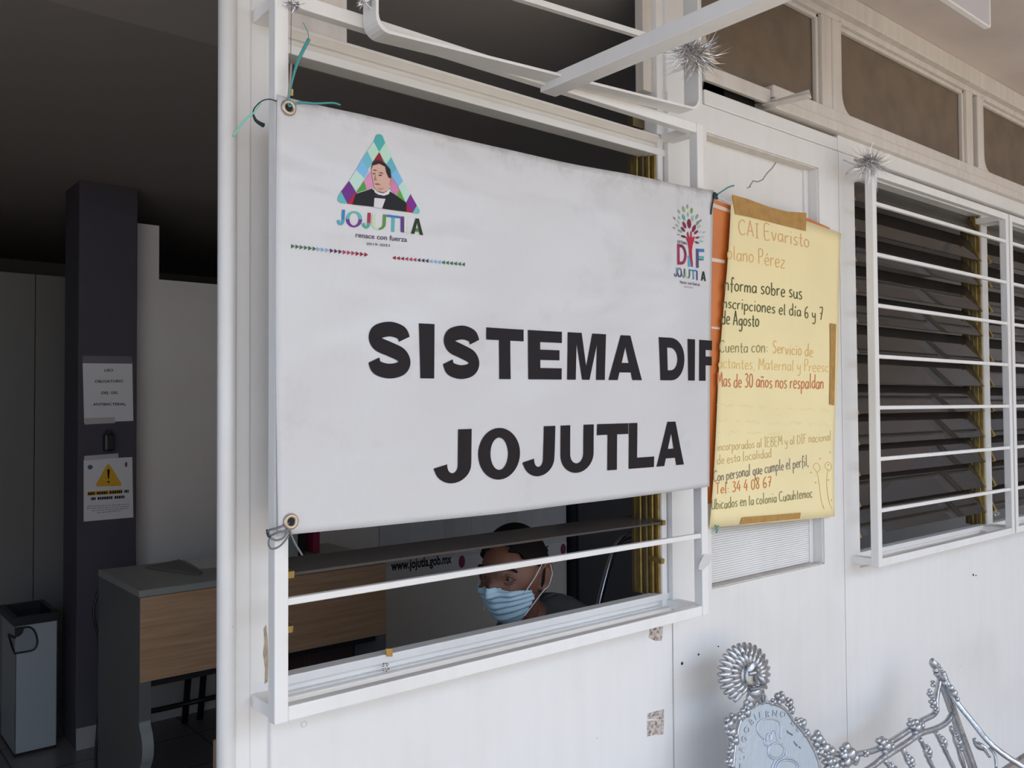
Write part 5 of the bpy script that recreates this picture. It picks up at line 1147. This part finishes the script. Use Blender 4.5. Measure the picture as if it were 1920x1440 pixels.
for s in (1, -1):
    sh_, el, wr = body(-.15, s * .165, sh_z), body(-.02, s * .205 if s < 0 else .165, .62), body(.20, s * .12, .575); arms[s] = (sh_, el, wr)
    mb.tube([body(-.15, 0, sh_z + .01), sh_], [.075, .060], SKIN, 12); mb.tube([sh_, sh_.lerp(el, .5), el], [.055, .047, .040], SKIN, 12); mb.tube([el, el.lerp(wr, .3), wr], [.040, .040, .026], SKIN, 12)
    pa = [wr, wr + BW * .045 - UP * .004, wr + BW * .085 - UP * .008]; mb.tube(pa, [.026, .036, .034], SKIN, 12, flat=.45, up=tuple(LF))
    for k, (lat, L) in enumerate(((.027, .070), (.009, .080), (-.009, .074), (-.026, .058))):
        f0 = wr + BW * .078 + BL_ * lat * s - UP * .006; mb.tube([f0, f0 + BW * L * .5 - UP * .006, f0 + BW * L * .82 - UP * .022, f0 + BW * L - UP * .036], [.0092, .0086, .0080, .0066], SKIN, 8)
    t0 = wr + BW * .025 - BL_ * .026 * s; mb.tube([t0, t0 + BW * .03 - BL_ * .020 * s - UP * .006, t0 + BW * .058 - BL_ * .026 * s - UP * .016], [.012, .0105, .008], SKIN, 8)
    hj, kn, an = body(-.17, s * .095, hip), body(.26, s * .115, .475), body(.24, s * .115, .085)
    mb.tube([hj, hj.lerp(kn, .5), kn], [.088, .076, .058], SKIN, 12); mb.tube([kn, kn.lerp(an, .3), an], [.056, .054, .038], SKIN, 12); mb.tube([an - UP * .03, an + BW * .10 - UP * .05, an + BW * .19 - UP * .058], [.042, .036, .026], SKIN, 10)
voxel(mb, 'body', per, .0048, SKIN, 4)
# hair
def hairline(q):
    d = q[0][1]; a, b, c = d
    if a > .55: return c > .66 + .1 * (abs(b) < .3)
    if a > -.02: return c > .34 + .42 * max(0, a) and (c > .30)
    return c > -.38
vs, fs = sphere_patch(lambda d: hp(*(Vector(d) * (head_radius(d) + .008 + .006 * max(0, d[2]))))  , hairline, 180, 140)
mb = MB(); mb.add(vs, fs, HAIR, True); hr = mb.build('hair', per); md = hr.modifiers.new('thick', 'SOLIDIFY'); md.thickness = .012; md.offset = -1
# eyes, lids, brows
for s in (1, -1):
    mb = MB(); c = hp(.074, s * .033, .008); mb.ball(c, .0116, EYE_W, 16, 10); e = mb.build('eye', per)
    mb = MB(); gaze = (FW * .80 - LF * .0 + Vector((-.2, -.6, .0)) * .6).normalized(); mb.ball(c + gaze * .0068, .0064, EYE_D, 12, 8); tag(mb.build('iris', e), 'dark iris')
    mb = MB(); mb.tube(smooth_path([hp(.079, s * .017, .011), hp(.0865, s * .030, .019), hp(.082, s * .046, .015), hp(.072, s * .053, .007)], 4), .0034, SKIN, 7); mb.tube(smooth_path([hp(.079, s * .017, .006), hp(.085, s * .030, -.003), hp(.080, s * .046, -.001), hp(.072, s * .053, .006)], 4), .0030, SKIN, 7); mb.build('eyelid', per)
    mb = MB(); mb.tube(smooth_path([hp(.090, s * .014, .026), hp(.093, s * .030, .034), hp(.085, s * .048, .033), hp(.074, s * .058, .025)], 4), [.003] * 4 + [.004] * 4 + [.0035] * 4 + [.0015], HAIR, 7, flat=.6); mb.build('eyebrow', per)
# face mask with pleats
def mask_r(d):
    a, b, c = d; r = head_radius(d) + .0075
    if a > .3: r = max(r, .108 - .035 * abs(b) ** 1.5 - .02 * max(0, -c - .55)) if abs(b) < .75 else r
    r += .0020 * math.cos((c + .55) / .13 * 2 * math.pi) * (1 if -.85 < c < -.2 else 0)
    return r
def maskline(q):
    a, b, c = q[0][1]
    return a > .22 and -.96 < c < -.115 - .16 * abs(b) ** 1.2 + (.03 if abs(b) < .25 else 0) and abs(b) < .86
vs, fs = sphere_patch(lambda d: hp(*(Vector(d) * mask_r(d))), maskline, 260, 220)
mb = MB(); mb.add(vs, fs, MASK_B, True); mk = mb.build('face_mask', per); tag(mk, 'pale blue pleated face mask'); md = mk.modifiers.new('thick', 'SOLIDIFY'); md.thickness = .0015; md.offset = 1
for s in (1, -1):
    mb = MB(); mb.tube(smooth_path([hp(.062, s * .068, -.028), hp(.030, s * .080, .008), hp(.0, s * .0865, .040), hp(-.020, s * .092, .036), hp(-.034, s * .092, .008)], 5), .0013, PAPER_W, 6); mb.tube(smooth_path([hp(.048, s * .060, -.085), hp(.018, s * .072, -.055), hp(-.006, s * .083, -.030), hp(-.022, s * .088, -.020), hp(-.034, s * .092, .008)], 5), .0013, PAPER_W, 6); tag(mb.build('ear_loop', mk), 'thin white ear loop')
# clothes
mb = MB()
mb.tube([body(-.135, 0, .985), body(-.15, 0, .93), body(-.16, 0, .76), body(-.18, 0, .60), body(-.18, 0, .49)], [.074, .115, .142, .142, .140], SHIRT, 18, flat=1.25, up=tuple(FW))
for s in (1, -1):
    sh_, el, wr = arms[s]; mb.tube([body(-.15, 0, sh_z + .015), sh_], [.092, .074], SHIRT, 12); mb.tube([sh_, sh_.lerp(el, .5), el], [.068, .060, .052], SHIRT, 12); mb.tube([el, el.lerp(wr, .9)], [.052, .038], SHIRT, 12)
voxel(mb, 'shirt', per, .007, SHIRT, 3)
mb = MB(); mb.tube([hp(-.075, -.06, -.115), hp(-.088, 0, -.108), hp(-.075, .06, -.115), hp(-.03, .072, -.135), hp(.015, .045, -.16)], .014, SHIRT, 8); mb.build('collar', per)
mb = MB()
for s in (1, -1):
    hj, kn, an = body(-.17, s * .095, hip), body(.26, s * .115, .475), body(.24, s * .115, .085)
    mb.tube([hj, hj.lerp(kn, .5), kn], [.102, .090, .070], TROUSER, 12); mb.tube([kn, an], [.068, .055], TROUSER, 12)
mb.tube([body(-.18, 0, .56), body(-.18, 0, .44)], [.142, .135], TROUSER, 16, flat=1.2, up=tuple(FW)); voxel(mb, 'trousers', per, .008, TROUSER, 3)
for s in (1, -1):
    an = body(.24, s * .115, .085); mb = MB(); mb.tube([an - BW * .05 - UP * .045, an + BW * .03 - UP * .035, an + BW * .13 - UP * .045, an + BW * .215 - UP * .055], [.038, .046, .042, .026], BLACK_PL, 12); mb.build('shoe', per)
# the chair under the person
ch = thing('office_chair', (body(-.17, 0, 0)), 'dark chair with a chrome tube back under the seated person', 'chair')
ss = MB(); c = body(-.13, 0, .36); M4 = Matrix((BW, BL_, UP)).transposed().to_4x4()
bm = bmesh.new(); bmesh.ops.create_cube(bm, size=1.0); bmesh.ops.bevel(bm, geom=bm.edges[:], offset=.12, segments=3, affect='EDGES'); ss.from_bm(bm, BLACK_PL, True, Matrix.Translation(c) @ M4 @ Matrix.Diagonal((.44, .40, .06, 1))); bm.free(); ss.build('seat', ch)
mb = MB(); bm = bmesh.new(); bmesh.ops.create_cube(bm, size=1.0); bmesh.ops.bevel(bm, geom=bm.edges[:], offset=.12, segments=3, affect='EDGES'); mb.from_bm(bm, BLACK_PL, True, Matrix.Translation(body(-.375, 0, .72)) @ M4 @ Matrix.Rotation(R(-8), 4, 'Y') @ Matrix.Diagonal((.03, .40, .36, 1))); bm.free(); mb.build('backrest', ch)
CH = mat('chrome_tube', (.55, .55, .58), .2, metal=.9)
for s in (1, -1):
    mb = MB(); mb.tube(smooth_path([body(-.32, s * .18, .36), body(-.42, s * .185, .70), body(-.50, s * .185, .96), body(-.56, s * .18, 1.10), body(-.62, s * .17, 1.135)], 5), .011, CH, 10); tag(mb.build('back_tube', ch), 'chrome back tube')
    for a in (.06, -.33):
        mb = MB(); mb.tube([body(a, s * .18, .34), body(a + (.03 if a > 0 else -.05), s * .185, 0)], .012, CH, 10); mb.build('leg', ch)
